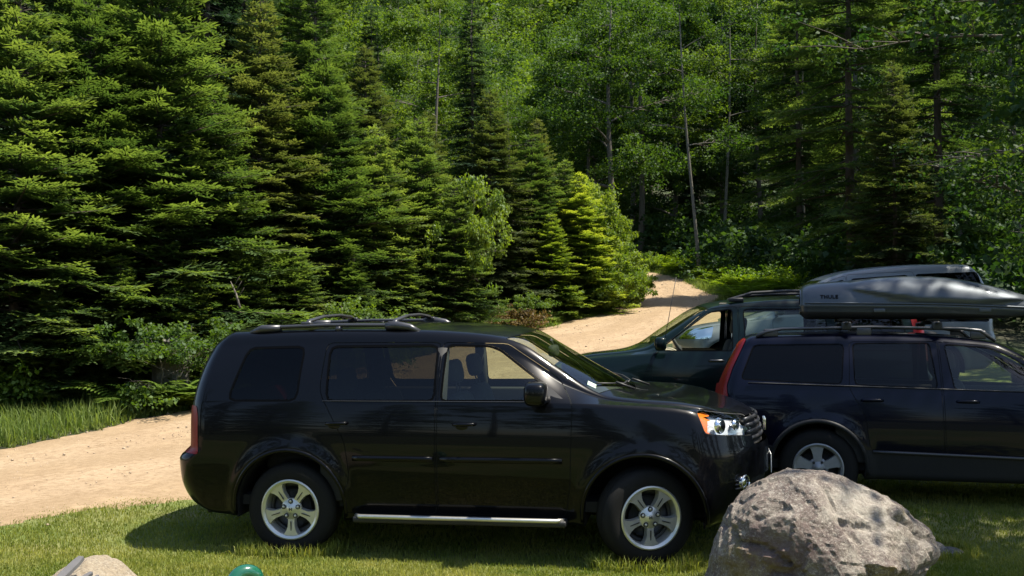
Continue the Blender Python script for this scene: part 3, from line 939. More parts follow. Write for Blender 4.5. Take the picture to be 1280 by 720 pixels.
    # wipers, stickers
    def on_screen(x, y, s, name, mat):
        # lie just inside the windscreen
        t_ = lambda a, b: float(S['top'](a)) - (float(S['top'](a)) - float(S['edge'](a)) - .012) * (abs(b) / (float(S['wr'](a)) - .05)) ** 2.2 - .012
        P = [(x - s[0], y - s[1]), (x + s[0], y - s[1]), (x + s[0], y + s[1]), (x - s[0], y + s[1])]
        h = MB(); h.add([(a, b, t_(a, b)) for a, b in P] + [(a - .001, b, t_(a, b) - .003) for a, b in P], [(0, 1, 2, 3), (4, 7, 6, 5), (0, 4, 5, 1), (1, 5, 6, 2), (2, 6, 7, 3), (3, 7, 4, 0)], 0, False); return h.build(name, mat, root)
    for pts in ([(2.40, -.60), (2.52, -.42), (2.59, -.20), (2.60, .02)], [(2.61, -.02), (2.61, .22), (2.53, .45), (2.42, .62)]):
        sc_ = lambda a, b: float(S['top'](a)) - (float(S['top'](a)) - float(S['edge'](a)) - .012) * (abs(b) / (float(S['wr'](a)) - .05)) ** 2.2 + .014
        h = MB(); h.tube([(a, b, sc_(a, b)) for a, b in pts], .007, 6); a, b = pts[1]
        h.tube([(a + .16, b + .08, sc_(a + .13, b + .08)), (a + .02, b, sc_(a, b) + .01)], .010, 6); h.build('wiper', M['black_plastic'], root)
    st = on_screen(2.365, -.60, (.033, .036), 'windscreen_sticker', M['white_print'])
    on_screen(1.97, .50, (.05, .03), 'windscreen_sticker', M['decal_green'])
    # cabin
    h = MB(); h.box((1.0, 0, .42), (3.2, 1.66, .08)); h.build('cabin_floor', M['interior'], root)
    h = MB(); h.ell((2.30, 0, 1.02), (.34, .80, .20), .5, 24, 10); h.build('dashboard', M['interior'], root)
    for sg in (-1, 1):
        h = MB(); h.box((1.2, sg * .855, .80), (1.95, .07, .74), bev=.02); h.build('door_trim', M['interior'], root)
        seat(root, 1.42, sg * .38, .56, M['seat_grey'], h=.58)
        h = MB(); h.tube([(1.20, sg * .80, .5), (1.20, sg * .82, 1.22), (1.20, sg * .70, 1.62)], .05, 8); h.build('door_pillar', M['interior'], root)
    for y in (-.5, 0, .5): seat(root, .52, y, .58, M['seat_grey'], h=.50, head=(y != 0))
    for y in (-.4, .4): seat(root, -.30, y, .62, M['seat_grey'], h=.46)
    h = MB()
    ringp = [Vector((1.95, .38, 1.08)) + Matrix.Rotation(R(-62), 3, 'Y') @ Vector((.185 * math.cos(a), .185 * math.sin(a), 0)) for a in np.linspace(0, 2 * math.pi, 25)]
    h.tube(ringp, .015, 8); h.ell((1.96, .38, 1.08), (.03, .07, .06)); h.tube([(1.97, .20, 1.08), (1.97, .56, 1.08)], .014, 6); h.tube([(1.97, .38, 1.08), (2.2, .38, .98)], .03, 8)
    h.build('steering_wheel', M['interior'], root)
    h = MB(); h.ell((1.985, 0, 1.56), (.04, .135, .05), .6); h.tube([(1.99, 0, 1.58), (1.96, 0, 1.66)], .012, 6); h.build('rear_view_mirror', M['interior'], root)
    h = MB(); h.box((.55, 0, 1.70), (2.3, 1.10, .02), bev=.008); h.build('headliner', M['interior'], root)
    return root
# ------------------------------------------------------------------ other cars
def generic_labs(pt, dark, mid, clear):
    labs = {0: ('body', pt, 0), 20: ('panel_seam', M['gap'], -.006), 33: ('window_surround', M['trim_black'], -.001), 34: ('windscreen', M['glass_clear'], -.002), 35: ('rear_window', dark, -.003), 36: ('lower_cladding', M['grey_plastic'], .006)}
    for k in (0, 20):
        labs.update({21 + k: ('rear_door', pt, 0), 22 + k: ('front_door', pt, 0), 30 + k: ('rear_side_window', dark, -.005), 31 + k: ('rear_door_window', mid, -.006), 32 + k: ('front_door_window', clear, -.006)})
    for k in (0, 1): labs.update({70 + k: ('headlight', M['chrome'], .002), 72 + k: ('taillight', M['red_lamp'], .006)})
    return labs

def circle(ax, az, r, n=24):
    return [(ax + r * math.cos(2 * math.pi * k / n), az + r * math.sin(2 * math.pi * k / n)) for k in range(n)]

def build_wagon():
    root = place('parked_wagon', VOLVO)
    tag(root, 'dark navy blue wagon with tall red corner lamp under the silver roof box', 'car', 'cars parked on the grass')
    S = dict(ur=-1.03, uf=3.70, corner=.09, kr=.20, pr=2.8, kf=.42, pf=2.0,
        xr=pchip([(.2, -.90), (.35, -.97), (.50, -1.02), (.65, -1.02), (.74, -.97), (.80, -.945), (.99, -.93), (1.1, -.90), (1.3, -.80), (1.47, -.70), (1.56, -.62)]),
        xf=pchip([(.2, 3.55), (.4, 3.68), (.6, 3.70), (.75, 3.66), (.85, 3.60), (.95, 3.5)]),
        top=pchip([(-1, 1.50), (-.6, 1.53), (-.2, 1.545), (.5, 1.55), (1.1, 1.53), (1.45, 1.49), (1.7, 1.42), (2.1, 1.20), (2.45, 1.00), (2.6, .965), (3.1, .91), (3.5, .83), (3.7, .74)]),
        edge=pchip([(-1, 1.465), (-.6, 1.495), (-.2, 1.507), (.5, 1.512), (1.1, 1.49), (1.48, 1.445), (1.73, 1.33), (2.1, 1.13), (2.3, 1.02), (2.42, .985), (2.6, .955), (3.1, .895), (3.5, .80), (3.7, .70)]),
        belt=pchip([(-1, 1.06), (-.6, 1.07), (.6, 1.04), (1.7, 1.005), (2.3, .97), (2.6, .94), (3.1, .87), (3.7, .66)]),
        bottom=pchip([(-1, .32), (-.4, .26), (2.3, .26), (3.7, .24)]), ws=pchip([(-1, .82), (0, .86), (2.4, .86), (3.7, .80)]), wm=pchip([(-1, .87), (0, .90), (2.4, .90), (3.2, .88), (3.7, .84)]),
        wb=pchip([(-1, .82), (0, .845), (1.5, .85), (2.5, .82), (3.2, .78), (3.7, .70)]), wr=pchip([(-1, .56), (0, .60), (1.3, .61), (1.8, .66), (2.3, .74), (2.6, .76), (3.7, .62)]),
        arches=[(0, .345, .40, .022), (2.76, .345, .40, .022)], arch_top=.95, zmid=.72, bulge=.015)
    bm = car_shell(S); W = flank(bm)
    Q = rpoly([(-.66, 1.12), (.205, 1.09), (.235, 1.432), (-.55, 1.42)], .035)
    RD = rpoly([(.325, 1.085), (1.0, 1.062), (.96, 1.445), (.32, 1.438)], .03)
    FD = rpoly([(1.145, 1.052), (2.06, 1.03), (1.90, 1.13), (1.62, 1.325), (1.45, 1.405), (1.09, 1.432)], .03)
    for sg in (-1, 1):
        sd = side(sg)
        cut(bm, [(-1.2, .2), (4, .2), (4, .50), (3.3, .475), (.4, .515), (-1.2, .56)], 36, lambda c, s, sg=sg: c.y * sg > .0 and s in (1, 2, 6))
        rdr = rpoly([(.44, .52), (1.045, .50), (1.03, 1.465), (.285, 1.46), (.27, 1.05), (.40, .80)], .04)
        fdr = rpoly([(1.055, .50), (2.14, .46), (2.20, .75), (2.18, 1.0), (1.73, 1.31), (1.5, 1.425), (1.04, 1.465)], .04)
        for P, b in ((rdr, 21), (fdr, 22)):
            cut(bm, P, 20, sd); cut(bm, grow(P, -.005), b if sg < 0 else b + 20, sd)
        for P, b in ((Q, 30), (RD, 31), (FD, 32)):
            cut(bm, grow(P, .010), 33, sd); cut(bm, P, b if sg < 0 else b + 20, sd)
        tl = rpoly([(-1.3, .92), (-.775, .95), (-.79, 1.05), (-.745, 1.20), (-.62, 1.475), (-.70, 1.50), (-1.3, 1.5)], .015)
        cut(bm, tl, 72 if sg < 0 else 73, lambda c, s, sg=sg: c.y * sg > .42 and c.x < -.4)
        hl = rpoly([(3.15, .84), (3.2, .66), (3.62, .64), (3.5, .79)], .03)
        cut(bm, hl, 70 if sg < 0 else 71, lambda c, s, sg=sg: c.y * sg > .3 and c.x > 3)
        for ax in (0, 2.76): cut(bm, circle(ax, .345, .40), 99, lambda c, s, sg=sg: c.y * sg > .5 and s in (0, 1, 2))
    up = lambda c, s: s in (4, 5) and c.z > .95
    wsn = [(1.56, -.53), (1.64, -.3), (1.66, 0), (1.64, .3), (1.56, .53), (2.25, .65), (2.38, .35), (2.42, 0), (2.38, -.35), (2.25, -.65)]
    cut(bm, grow(wsn, .015), 33, up, 'top'); cut(bm, wsn, 34, up, 'top')
    cut(bm, rpoly([(-.58, 1.06), (.58, 1.06), (.50, 1.42), (-.50, 1.42)], .06), 35, lambda c, s: c.x < -.5 and s == 6, 'front')
    shell_parts(bm, generic_labs(M['navy_paint'], M['glass_black'], M['glass_mid'], M['glass_side']), root)
    bm.free()
    for ax in (0, 2.76):
        for sg in (-1, 1): wheel(root, (ax, sg * .775, .343), sg, r=.343, w=.215, rim=.212, style='five', mat=M['alloy_grey'])
        arch_liner(root, ax, .345, .398, .87, .38, M['gap'])
        arch_trim(root, W, ax, .345, .415, M['grey_plastic'], th=.022)
    for sg in (-1, 1):
        h = MB(); h.tube([(x, sg * (W(x, .51) + .008), .512 - .02 * x) for x in np.linspace(.46, 2.1, 9)], .015, 6); h.build('side_moulding', M['rail_grey'], root)
        h = MB(); h.tube([(x, sg * (W(x, 1.06) + .004), 1.075 - .022 * x) for x in np.linspace(-.6, 2.0, 18)], .006, 6); h.build('window_strip', M['black_plastic'], root)
        y = sg * .56
        h = MB()
        h.tube([(-.53, y, 1.505), (-.44, y, 1.545), (-.30, y, 1.572), (.5, y, 1.590), (1.25, y, 1.575), (1.40, y, 1.555), (1.52, y, 1.465)], [.026, .026, .018, .018, .018, .026, .018], 10, squash=.8)
        for x, z in ((-.40, 1.535), (.42, 1.55), (1.38, 1.52)): h.box((x, y, z), (.13, .035, .075), bev=.012)
        h.build('roof_rail', M['rail_grey'], root)
        for x in (.46, 1.24):
            yy = sg * (W(x, .98) + .02)
            h = MB(); h.tube([(x - .09, yy - sg * .02, .945), (x - .06, yy, .95), (x + .06, yy, .95), (x + .09, yy - sg * .02, .945)], .014, 8); h.build('door_handle', M['navy_paint'], root)
        h = MB(); h.ell((2.02, sg * .98, 1.08), (.07, .10, .07), .6); h.tube([(2.05, sg * .82, 1.03), (2.03, sg * .92, 1.05)], .025, 6); h.build('mirror', M['navy_paint'], root)
        h = MB(); h.box((1.1, sg * .80, .70), (1.9, .06, .62), bev=.02); h.build('door_trim', M['interior'], root)
        seat(root, 1.35, sg * .36, .46, M['interior'], h=.55)
        seat(root, .45, sg * .34, .50, M['interior'], h=.5)
    h = MB(); h.box((.9, 0, .36), (3.2, 1.5, .08)); h.build('cabin_floor', M['interior'], root)
    h = MB(); h.ell((2.12, 0, .88), (.28, .74, .14), .5); h.build('dashboard', M['interior'], root)
    h = MB(); h.box((.45, 0, 1.478), (1.9, 1.04, .02), bev=.006); h.build('headliner', M['interior'], root)
    h = MB(); h.tube([(-1.02 + .14 * abs(y / .8) ** 2.8, y, .66) for y in np.linspace(-.8, .8, 13)], .02, 6); h.build('bumper_trim', M['grey_plastic'], root)
    # load bars clamped on the rails
    for x in (.27, 1.04):
        h = MB(); h.tube([(x, -.66, 1.628), (x, .66, 1.628)], .020, 8, squash=.7)
        for sg in (-1, 1): h.box((x, sg * .575, 1.60), (.085, .075, .075), bev=.015)
        h.build('roof_crossbar', M['black_plastic'], root)
    return root

def build_roof_box():
    c, s = math.cos(-VOLVO['th']), math.sin(-VOLVO['th'])
    L0 = VOLVO['loc']
    root = empty('roof_box', (L0[0] + .95 * c, L0[1] + .95 * s, L0[2] + 1.652), -VOLVO['th'])
    tag(root, 'long silver grey hard-shell cargo box with black lettering, strapped on top of the blue wagon', 'roof box')
    # local x from -1.07 (blunt tail) to 1.06 (pointed nose)
    ztop = pchip([(-1.08, .30), (-1.05, .335), (-.98, .355), (-.6, .385), (-.2, .415), (.1, .41), (.4, .372), (.7, .30), (.95, .215), (1.08, .15)])
    wid = pchip([(-1.08, .33), (-1.06, .385), (-1.0, .415), (-.7, .43), (0, .43), (.5, .41), (.85, .33), (1.02, .22), (1.08, .12)])
    zseam = pchip([(-1.08, .16), (0, .145), (1.08, .10)])
    zbot = pchip([(-1.08, .07), (-1.0, .02), (.6, .015), (1.08, .07)])
    xs = np.concatenate([np.linspace(-1.08, -.98, 8), np.linspace(-.95, .92, 64), np.linspace(.94, 1.08, 10)])
    up_c = pchip([(-.70, .29), (-.55, .335), (-.2, .385), (.2, .37), (.6, .275), (.93, .175)])
    lo_c = pchip([(-.70, .29), (-.4, .235), (0, .175), (.4, .155), (.93, .172)])
    m = MB(); vs = []; nv = 44
    for x in xs:
        w, zt, zs = float(wid(x)), float(ztop(x)), float(zseam(x))
        for j in range(nv + 1):
            t = j / nv; a = math.pi * t          # right seam, over the top, left seam
            e = .52
            y = -w * math.copysign(abs(math.cos(a)) ** e, math.cos(a)); z = zs + (zt - zs) * abs(math.sin(a)) ** .62
            y *= 1 - .20 * ((z - zs) / max(zt - zs, .01)) ** 1.5
            if -.70 < x < .93 and t < .5 or -.70 < x < .93 and t > .5:
                u_, l_ = float(up_c(x)), float(lo_c(x))
                d = min(z - l_, u_ + .05 - z)
                b = .042 * float(sstep(0, .022, d)) * float(sstep(-.70, -.55, x)) * float(1 - sstep(.8, .93, x))
                y += math.copysign(b, y) if abs(y) > .02 else 0
            vs.append((x, y, z))
    fs = [(i * (nv + 1) + j, (i + 1) * (nv + 1) + j, (i + 1) * (nv + 1) + j + 1, i * (nv + 1) + j + 1) for i in range(len(xs) - 1) for j in range(nv)]
    fs.append([j for j in range(nv + 1)][::-1])
    m.add(vs, fs); lid = m.build('lid', M['box_silver'], root)
    # tub under the seam
    m = MB(); vs = []
    prof = [(1.0, 0), (1.012, -.004), (1.012, -.03), (.995, -.036), (.985, -.075)]
    black = len(prof) - 1
    for x in xs:
        w, zs, zb = float(wid(x)), float(zseam(x)), float(zbot(x))
        P = [(w * k, zs + d) for k, d in prof] + [(w * .93, zb + .015), (w * .80, zb), (0, zb)]
        for y, z in P: vs.append((x, -y, z))
        for y, z in P[::-1][1:]: vs.append((x, y, z))
    k = 2 * (len(prof) + 3) - 1
    for i in range(len(xs) - 1):
        for j in range(k - 1):
            jj = min(j, k - 2 - j)
            m.f.append((i * k + j, i * k + j + 1, (i + 1) * k + j + 1, (i + 1) * k + j)); m.mi.append(0 if jj < black else 1); m.sm.append(True)
    m.f.append(list(range(k))); m.mi.append(0); m.sm.append(False)
    m.v = vs; m.build('tub', [M['box_silver'], M['black_plastic']], root)
    # ridge along the seam and latches
    for sg in (-1, 1):
        h = MB(); h.tube([(x, sg * (float(wid(x)) + .006), float(zseam(x)) + .004) for x in np.linspace(-1.04, 1.0, 40)], .010, 6); h.build('seam_strip', M['box_silver'], root)
        for x in (-.38, .52):
            h = MB(); h.box((x, sg * (float(wid(x)) + .004), .09), (.10, .014, .035), bev=.005); h.build('latch', M['box_silver'], root)
    for x in (-.68, .09):
        for y in (-.3, .3):
            h = MB(); h.box((x, y, .008), (.12, .07, .035), bev=.008); h.build('mounting_clamp', M['black_plastic'], root)
    # lettering on both flanks
    cu = bpy.data.curves.new('letters', 'FONT'); cu.body = 'THULE'; cu.size = .046; cu.extrude = .003; cu.offset = .0014; cu.space_character = 1.12
    to = bpy.data.objects.new('letters', cu); COL.objects.link(to)
    dg = bpy.context.evaluated_depsgraph_get()
    me0 = bpy.data.meshes.new_from_object(to.evaluated_get(dg)); bpy.data.objects.remove(to)
    me0.materials.clear(); me0.materials.append(M['logo_black'])
    for sg in (-1, 1):
        o = bpy.data.objects.new('lettering', me0.copy()); link(o, root)
        for v in o.data.vertices:
            px = (-.90 + v.co.x * 1.05) if sg < 0 else (-.72 - v.co.x * 1.05)
            pz = .205 + v.co.y
            w, zt, zs = float(wid(px)), float(ztop(px)), float(zseam(px))
            s_ = min(1, max(0, (pz - zs) / (zt - zs))) ** (1 / .62)
            y = w * max(0, 1 - s_ * s_) ** (.52 / 2) * (1 - .20 * ((pz - zs) / (zt - zs)) ** 1.5)
            v.co = (px, sg * (y + .004 + v.co.z), pz)
    return root

def build_green_suv():
    root = place('parked_suv', CRV)
    tag(root, 'dark green small SUV facing left with open front window, partly hidden behind the blue wagon', 'car', 'cars parked on the grass')
    S = dict(ur=-1.05, uf=3.40, corner=.10, kr=.16, pr=3, kf=.38, pf=2.0,
        xr=pchip([(.3, -.90), (.5, -1.03), (.75, -1.04), (.85, -.99), (1.1, -.97), (1.5, -.90), (1.68, -.82)]),
        xf=pchip([(.3, 3.25), (.5, 3.38), (.7, 3.40), (.85, 3.34), (.95, 3.25), (1.05, 3.1)]),
        top=pchip([(-1, 1.66), (-.5, 1.685), (.5, 1.70), (1.1, 1.675), (1.45, 1.625), (1.62, 1.57), (2.0, 1.33), (2.35, 1.11), (2.5, 1.07), (2.9, 1.02), (3.2, .95), (3.4, .87)]),
        edge=pchip([(-1, 1.60), (-.5, 1.63), (.5, 1.635), (1.1, 1.60), (1.42, 1.555), (1.6, 1.47), (2.0, 1.215), (2.22, 1.085), (2.4, 1.05), (2.9, .995), (3.2, .92), (3.4, .83)]),
        belt=pchip([(-1, 1.04), (2.0, 1.03), (2.4, 1.01), (2.9, .96), (3.4, .80)]), bottom=pchip([(-1, .36), (0, .30), (2.4, .30), (3.4, .30)]),
        ws=pchip([(-1, .80), (0, .84), (2.4, .84), (3.4, .80)]), wm=pchip([(-1, .84), (0, .875), (2.4, .875), (3.4, .83)]), wb=pchip([(-1, .80), (0, .83), (2, .83), (2.8, .80), (3.4, .72)]), wr=pchip([(-1, .58), (0, .61), (1.3, .61), (1.7, .65), (2.2, .73), (3.4, .66)]),
        arches=[(0, .34, .39, .02), (2.62, .34, .39, .02)], arch_top=.9, zmid=.72, bulge=.012)
    bm = car_shell(S); W = flank(bm)
    Q = rpoly([(-.72, 1.07), (.02, 1.07), (.04, 1.52), (-.62, 1.52)], .05)
    RD = rpoly([(.16, 1.07), (1.08, 1.07), (1.09, 1.53), (.20, 1.53)], .04)
    FD = rpoly([(1.24, 1.065), (2.02, 1.065), (1.97, 1.13), (1.50, 1.475), (1.43, 1.505), (1.225, 1.53)], .03)
    for sg in (-1, 1):
        sd = side(sg)
        rdr = rpoly([(.34, .42), (1.15, .42), (1.15, 1.57), (.12, 1.57), (.10, 1.0), (.30, .75)], .04)
        fdr = rpoly([(1.16, .42), (2.12, .42), (2.16, .98), (1.5, 1.54), (1.16, 1.57)], .04)
        for P, b in ((rdr, 21), (fdr, 22)):
            cut(bm, P, 20, sd); cut(bm, grow(P, -.005), b if sg < 0 else b + 20, sd)
        for P, b in ((Q, 30), (RD, 31), (FD, 32)):
            cut(bm, grow(P, .012), 33, sd)
            cut(bm, P, (98 if b == 32 and sg > 0 else b) if sg < 0 or b == 32 and sg > 0 else b + 20, sd)
        cut(bm, rpoly([(-1.3, .95), (-.80, .95), (-.74, 1.55), (-1.3, 1.55)], .02), 72 if sg < 0 else 73, lambda c, s, sg=sg: c.y * sg > .62 and c.x < -.5)
        cut(bm, rpoly([(2.98, .93), (3.0, .76), (3.34, .75), (3.25, .90)], .03), 70 if sg < 0 else 71, lambda c, s, sg=sg: c.y * sg > .3 and c.x > 2.8)
        cut(bm, [(-1.3, .2), (3.6, .2), (3.6, .52), (-1.3, .52)], 36, lambda c, s, sg=sg: c.y * sg > 0 and s in (1, 2, 6) and (c.x < .3 or c.x > 2.2))
        for ax in (0, 2.62): cut(bm, circle(ax, .34, .39), 99, lambda c, s, sg=sg: c.y * sg > .5 and s in (0, 1, 2))
    up = lambda c, s: s in (4, 5) and c.z > 1.02
    wsn = [(1.50, -.54), (1.56, -.3), (1.58, 0), (1.56, .3), (1.50, .54), (2.15, .64), (2.27, .35), (2.31, 0), (2.27, -.35), (2.15, -.64)]
    cut(bm, grow(wsn, .015), 33, up, 'top'); cut(bm, wsn, 34, up, 'top')
    cut(bm, rpoly([(-.60, 1.05), (.60, 1.05), (.54, 1.52), (-.54, 1.52)], .06), 35, lambda c, s: c.x < -.5 and s == 6, 'front')
    shell_parts(bm, generic_labs(M['green_paint'], M['glass_dark'], M['glass_clear'], M['glass_clear']), root)
    bm.free()
    for ax in (0, 2.62):
        for sg in (-1, 1): wheel(root, (ax, sg * .76, .335), sg, r=.335, w=.205, rim=.20, style='six', mat=M['alloy_grey'])
        arch_liner(root, ax, .34, .388, .85, .36, M['gap'])
    for sg in (-1, 1):
        for x in (.44, 1.42):
            yy = sg * (W(x, .94) + .018)
            h = MB(); h.tube([(x - .08, yy - sg * .02, .945), (x - .06, yy, .95), (x + .06, yy, .95), (x + .08, yy - sg * .02, .945)], .014, 8); h.build('door_handle', M['rail_grey'], root)
        h = MB(); h.ell((2.05, sg * .98, 1.14), (.07, .10, .08), .6); h.tube([(2.08, sg * .82, 1.08), (2.06, sg * .92, 1.10)], .025, 6); h.build('mirror', M['green_paint'], root)
        y = sg * .52
        h = MB(); h.tube([(1.20, y, 1.635), (1.14, y, 1.675), (.98, y, 1.725), (.6, y, 1.745), (-.2, y, 1.745), (-.5, y, 1.72), (-.62, y, 1.665)], .018, 8)
        for x, z in ((1.16, 1.645), (-.58, 1.67)): h.box((x, y, z), (.17, .06, .05), bev=.015)
        h.build('roof_rail', M['black_plastic'], root)
        h = MB(); h.box((1.2, sg * .78, .72), (2.0, .07, .62), bev=.02); h.build('door_trim', M['interior_tan'], root)
        seat(root, 1.28, sg * .34, .52, M['seat_grey'], h=.55)
        seat(root, .35, sg * .32, .56, M['seat_grey'], h=.45)
    h = MB(); h.box((.9, 0, .42), (3.0, 1.45, .08)); h.build('cabin_floor', M['interior'], root)
    h = MB(); h.ell((2.08, 0, .96), (.28, .70, .13), .5); h.build('dashboard', M['interior_tan'], root)
    h = MB(); h.box((.4, 0, 1.60), (1.9, 1.02, .02), bev=.006); h.build('headliner', M['interior_tan'], root)
    h = MB()
    ringp = [Vector((1.80, .36, 1.05)) + Matrix.Rotation(R(-60), 3, 'Y') @ Vector((.185 * math.cos(a), .185 * math.sin(a), 0)) for a in np.linspace(0, 2 * math.pi, 25)]
    h.tube(ringp, .016, 8); h.ell((1.81, .36, 1.05), (.04, .08, .07)); h.tube([(1.81, .20, 1.05), (1.81, .52, 1.05)], .014, 6); h.tube([(1.81, .36, 1.05), (2.0, .36, .95)], .03, 8)
    h.build('steering_wheel', M['interior'], root)
    h = MB(); h.tube([(2.02, .80, 1.04), (1.86, .775, 1.9)], .004, 5); h.build('antenna', M['black_plastic'], root)
    h = MB(); h.lathe_y([(.0, -.1), (.30, -.1), (.33, -.06), (.33, .06), (.30, .1), (.0, .1)], (0, 0, 0), 28)
    rot = Matrix.Rotation(R(90), 3, 'Z'); h.v = [tuple(rot @ Vector(p) + Vector((-1.14, 0, .95))) for p in h.v]; h.build('spare_wheel', M['black_plastic'], root)
    return root

def build_silver_suv():
    root = place('parked_minivan', SILV)
    tag(root, 'silver vehicle parked farthest back, only its pale roof showing above the cargo box', 'car', 'cars parked on the grass')
    S = dict(ur=-1.05, uf=3.60, corner=.10, kr=.14, pr=3, kf=.40, pf=2.0,
        xr=pchip([(.3, -.80), (.5, -.90), (.75, -.91), (.85, -.88), (1.1, -.87), (1.4, -.82), (1.6, -.75), (1.80, -.62)]),
        xf=pchip([(.3, 3.45), (.5, 3.58), (.7, 3.60), (.85, 3.54), (.95, 3.44), (1.1, 3.2)]),
        top=pchip([(-1, 1.79), (-.6, 1.825), (0, 1.83), (.6, 1.80), (1.1, 1.74), (1.42, 1.66), (1.7, 1.53), (2.1, 1.29), (2.45, 1.09), (2.7, 1.03), (3.2, .95), (3.6, .84)]),
        edge=pchip([(-1, 1.74), (-.6, 1.775), (0, 1.78), (.6, 1.75), (1.1, 1.69), (1.4, 1.60), (1.7, 1.43), (2.1, 1.19), (2.35, 1.06), (2.7, .99), (3.2, .91), (3.6, .80)]),
        belt=pchip([(-1, 1.08), (2.0, 1.05), (2.5, 1.0), (3.2, .88), (3.6, .76)]), bottom=pchip([(-1, .34), (0, .28), (3.6, .28)]),
        ws=pchip([(-1, .86), (3.6, .84)]), wm=pchip([(-1, .91), (2.4, .93), (3.6, .88)]), wb=pchip([(-1, .85), (0, .88), (2, .88), (2.8, .83), (3.6, .74)]), wr=pchip([(-1, .60), (0, .64), (1.3, .64), (1.8, .69), (2.4, .76), (3.6, .66)]),
        arches=[(0, .34, .39, .02), (2.85, .34, .39, .02)], arch_top=.9, zmid=.74, bulge=.012)
    bm = car_shell(S)
    Q = rpoly([(-.74, .98), (.05, .98), (.22, 1.66), (-.66, 1.69)], .05)  # rear windows drawn low: dark glass stands in for shade under the box
    RD = rpoly([(.17, .98), (1.12, .98), (1.10, 1.60), (.32, 1.65)], .04)
    FD = rpoly([(1.22, 1.10), (2.12, 1.08), (1.70, 1.37), (1.36, 1.54), (1.20, 1.59)], .03)
    for sg in (-1, 1):
        sd = side(sg)
        rdr = rpoly([(.34, .42), (1.16, .42), (1.16, 1.66), (.24, 1.70), (.10, 1.0), (.30, .75)], .04)
        fdr = rpoly([(1.17, .42), (2.2, .42), (2.24, 1.0), (1.72, 1.40), (1.38, 1.58), (1.17, 1.65)], .04)
        for P, b in ((rdr, 21), (fdr, 22)):
            cut(bm, P, 20, sd); cut(bm, grow(P, -.005), b if sg < 0 else b + 20, sd)
        for P, b in ((Q, 30), (RD, 31), (FD, 32)): cut(bm, P, b if sg < 0 else b + 20, sd)
        cut(bm, rpoly([(-1.3, .95), (-.86, .95), (-.80, 1.35), (-1.3, 1.35)], .02), 72 if sg < 0 else 73, lambda c, s, sg=sg: c.y * sg > .62 and c.x < -.5)
        cut(bm, rpoly([(3.05, .92), (3.1, .74), (3.54, .73), (3.4, .87)], .03), 70 if sg < 0 else 71, lambda c, s, sg=sg: c.y * sg > .3 and c.x > 2.8)
        for ax in (0, 2.85): cut(bm, circle(ax, .34, .39), 99, lambda c, s, sg=sg: c.y * sg > .5 and s in (0, 1, 2))
    up = lambda c, s: s in (4, 5) and c.z > 1.05
    wsn = [(1.48, -.54), (1.56, -.3), (1.59, 0), (1.56, .3), (1.48, .54), (2.22, .66), (2.36, .35), (2.40, 0), (2.36, -.35), (2.22, -.66)]
    cut(bm, wsn, 34, up, 'top')
    cut(bm, rpoly([(-.62, 1.12), (.62, 1.12), (.54, 1.62), (-.54, 1.62)], .06), 35, lambda c, s: c.x < -.5 and s == 6, 'front')
    shell_parts(bm, generic_labs(M['silver_paint'], M['glass_black'], M['glass_black'], M['glass_dark']), root)
    bm.free()
    for ax in (0, 2.85):
        for sg in (-1, 1): wheel(root, (ax, sg * .80, .335), sg, r=.335, w=.205, rim=.20, style='six', mat=M['alloy_grey'])
        arch_liner(root, ax, .34, .388, .89, .36, M['gap'])
    for sg in (-1, 1):
        h = MB(); h.ell((2.15, sg * 1.02, 1.15), (.07, .10, .08), .6); h.tube([(2.18, sg * .84, 1.08), (2.16, sg * .95, 1.11)], .025, 6); h.build('mirror', M['silver_paint'], root)
        h = MB(); h.box((1.1, sg * .82, .72), (2.2, .07, .62), bev=.02); h.build('door_trim', M['interior'], root)
        seat(root, 1.4, sg * .36, .52, M['seat_grey'], h=.55)
        h = MB(); h.box((1.12, sg * .935, .98), (.11, .02, .04), bev=.006); h.build('side_marker', M['amber'], root)
    h = MB(); h.box((.9, 0, .42), (3.2, 1.5, .08)); h.build('cabin_floor', M['interior'], root)
    h = MB(); h.ell((2.2, 0, .96), (.28, .74, .13), .5); h.build('dashboard', M['interior'], root)
    return root

build_black_suv()
build_wagon()
build_roof_box()
build_green_suv()
build_silver_suv()
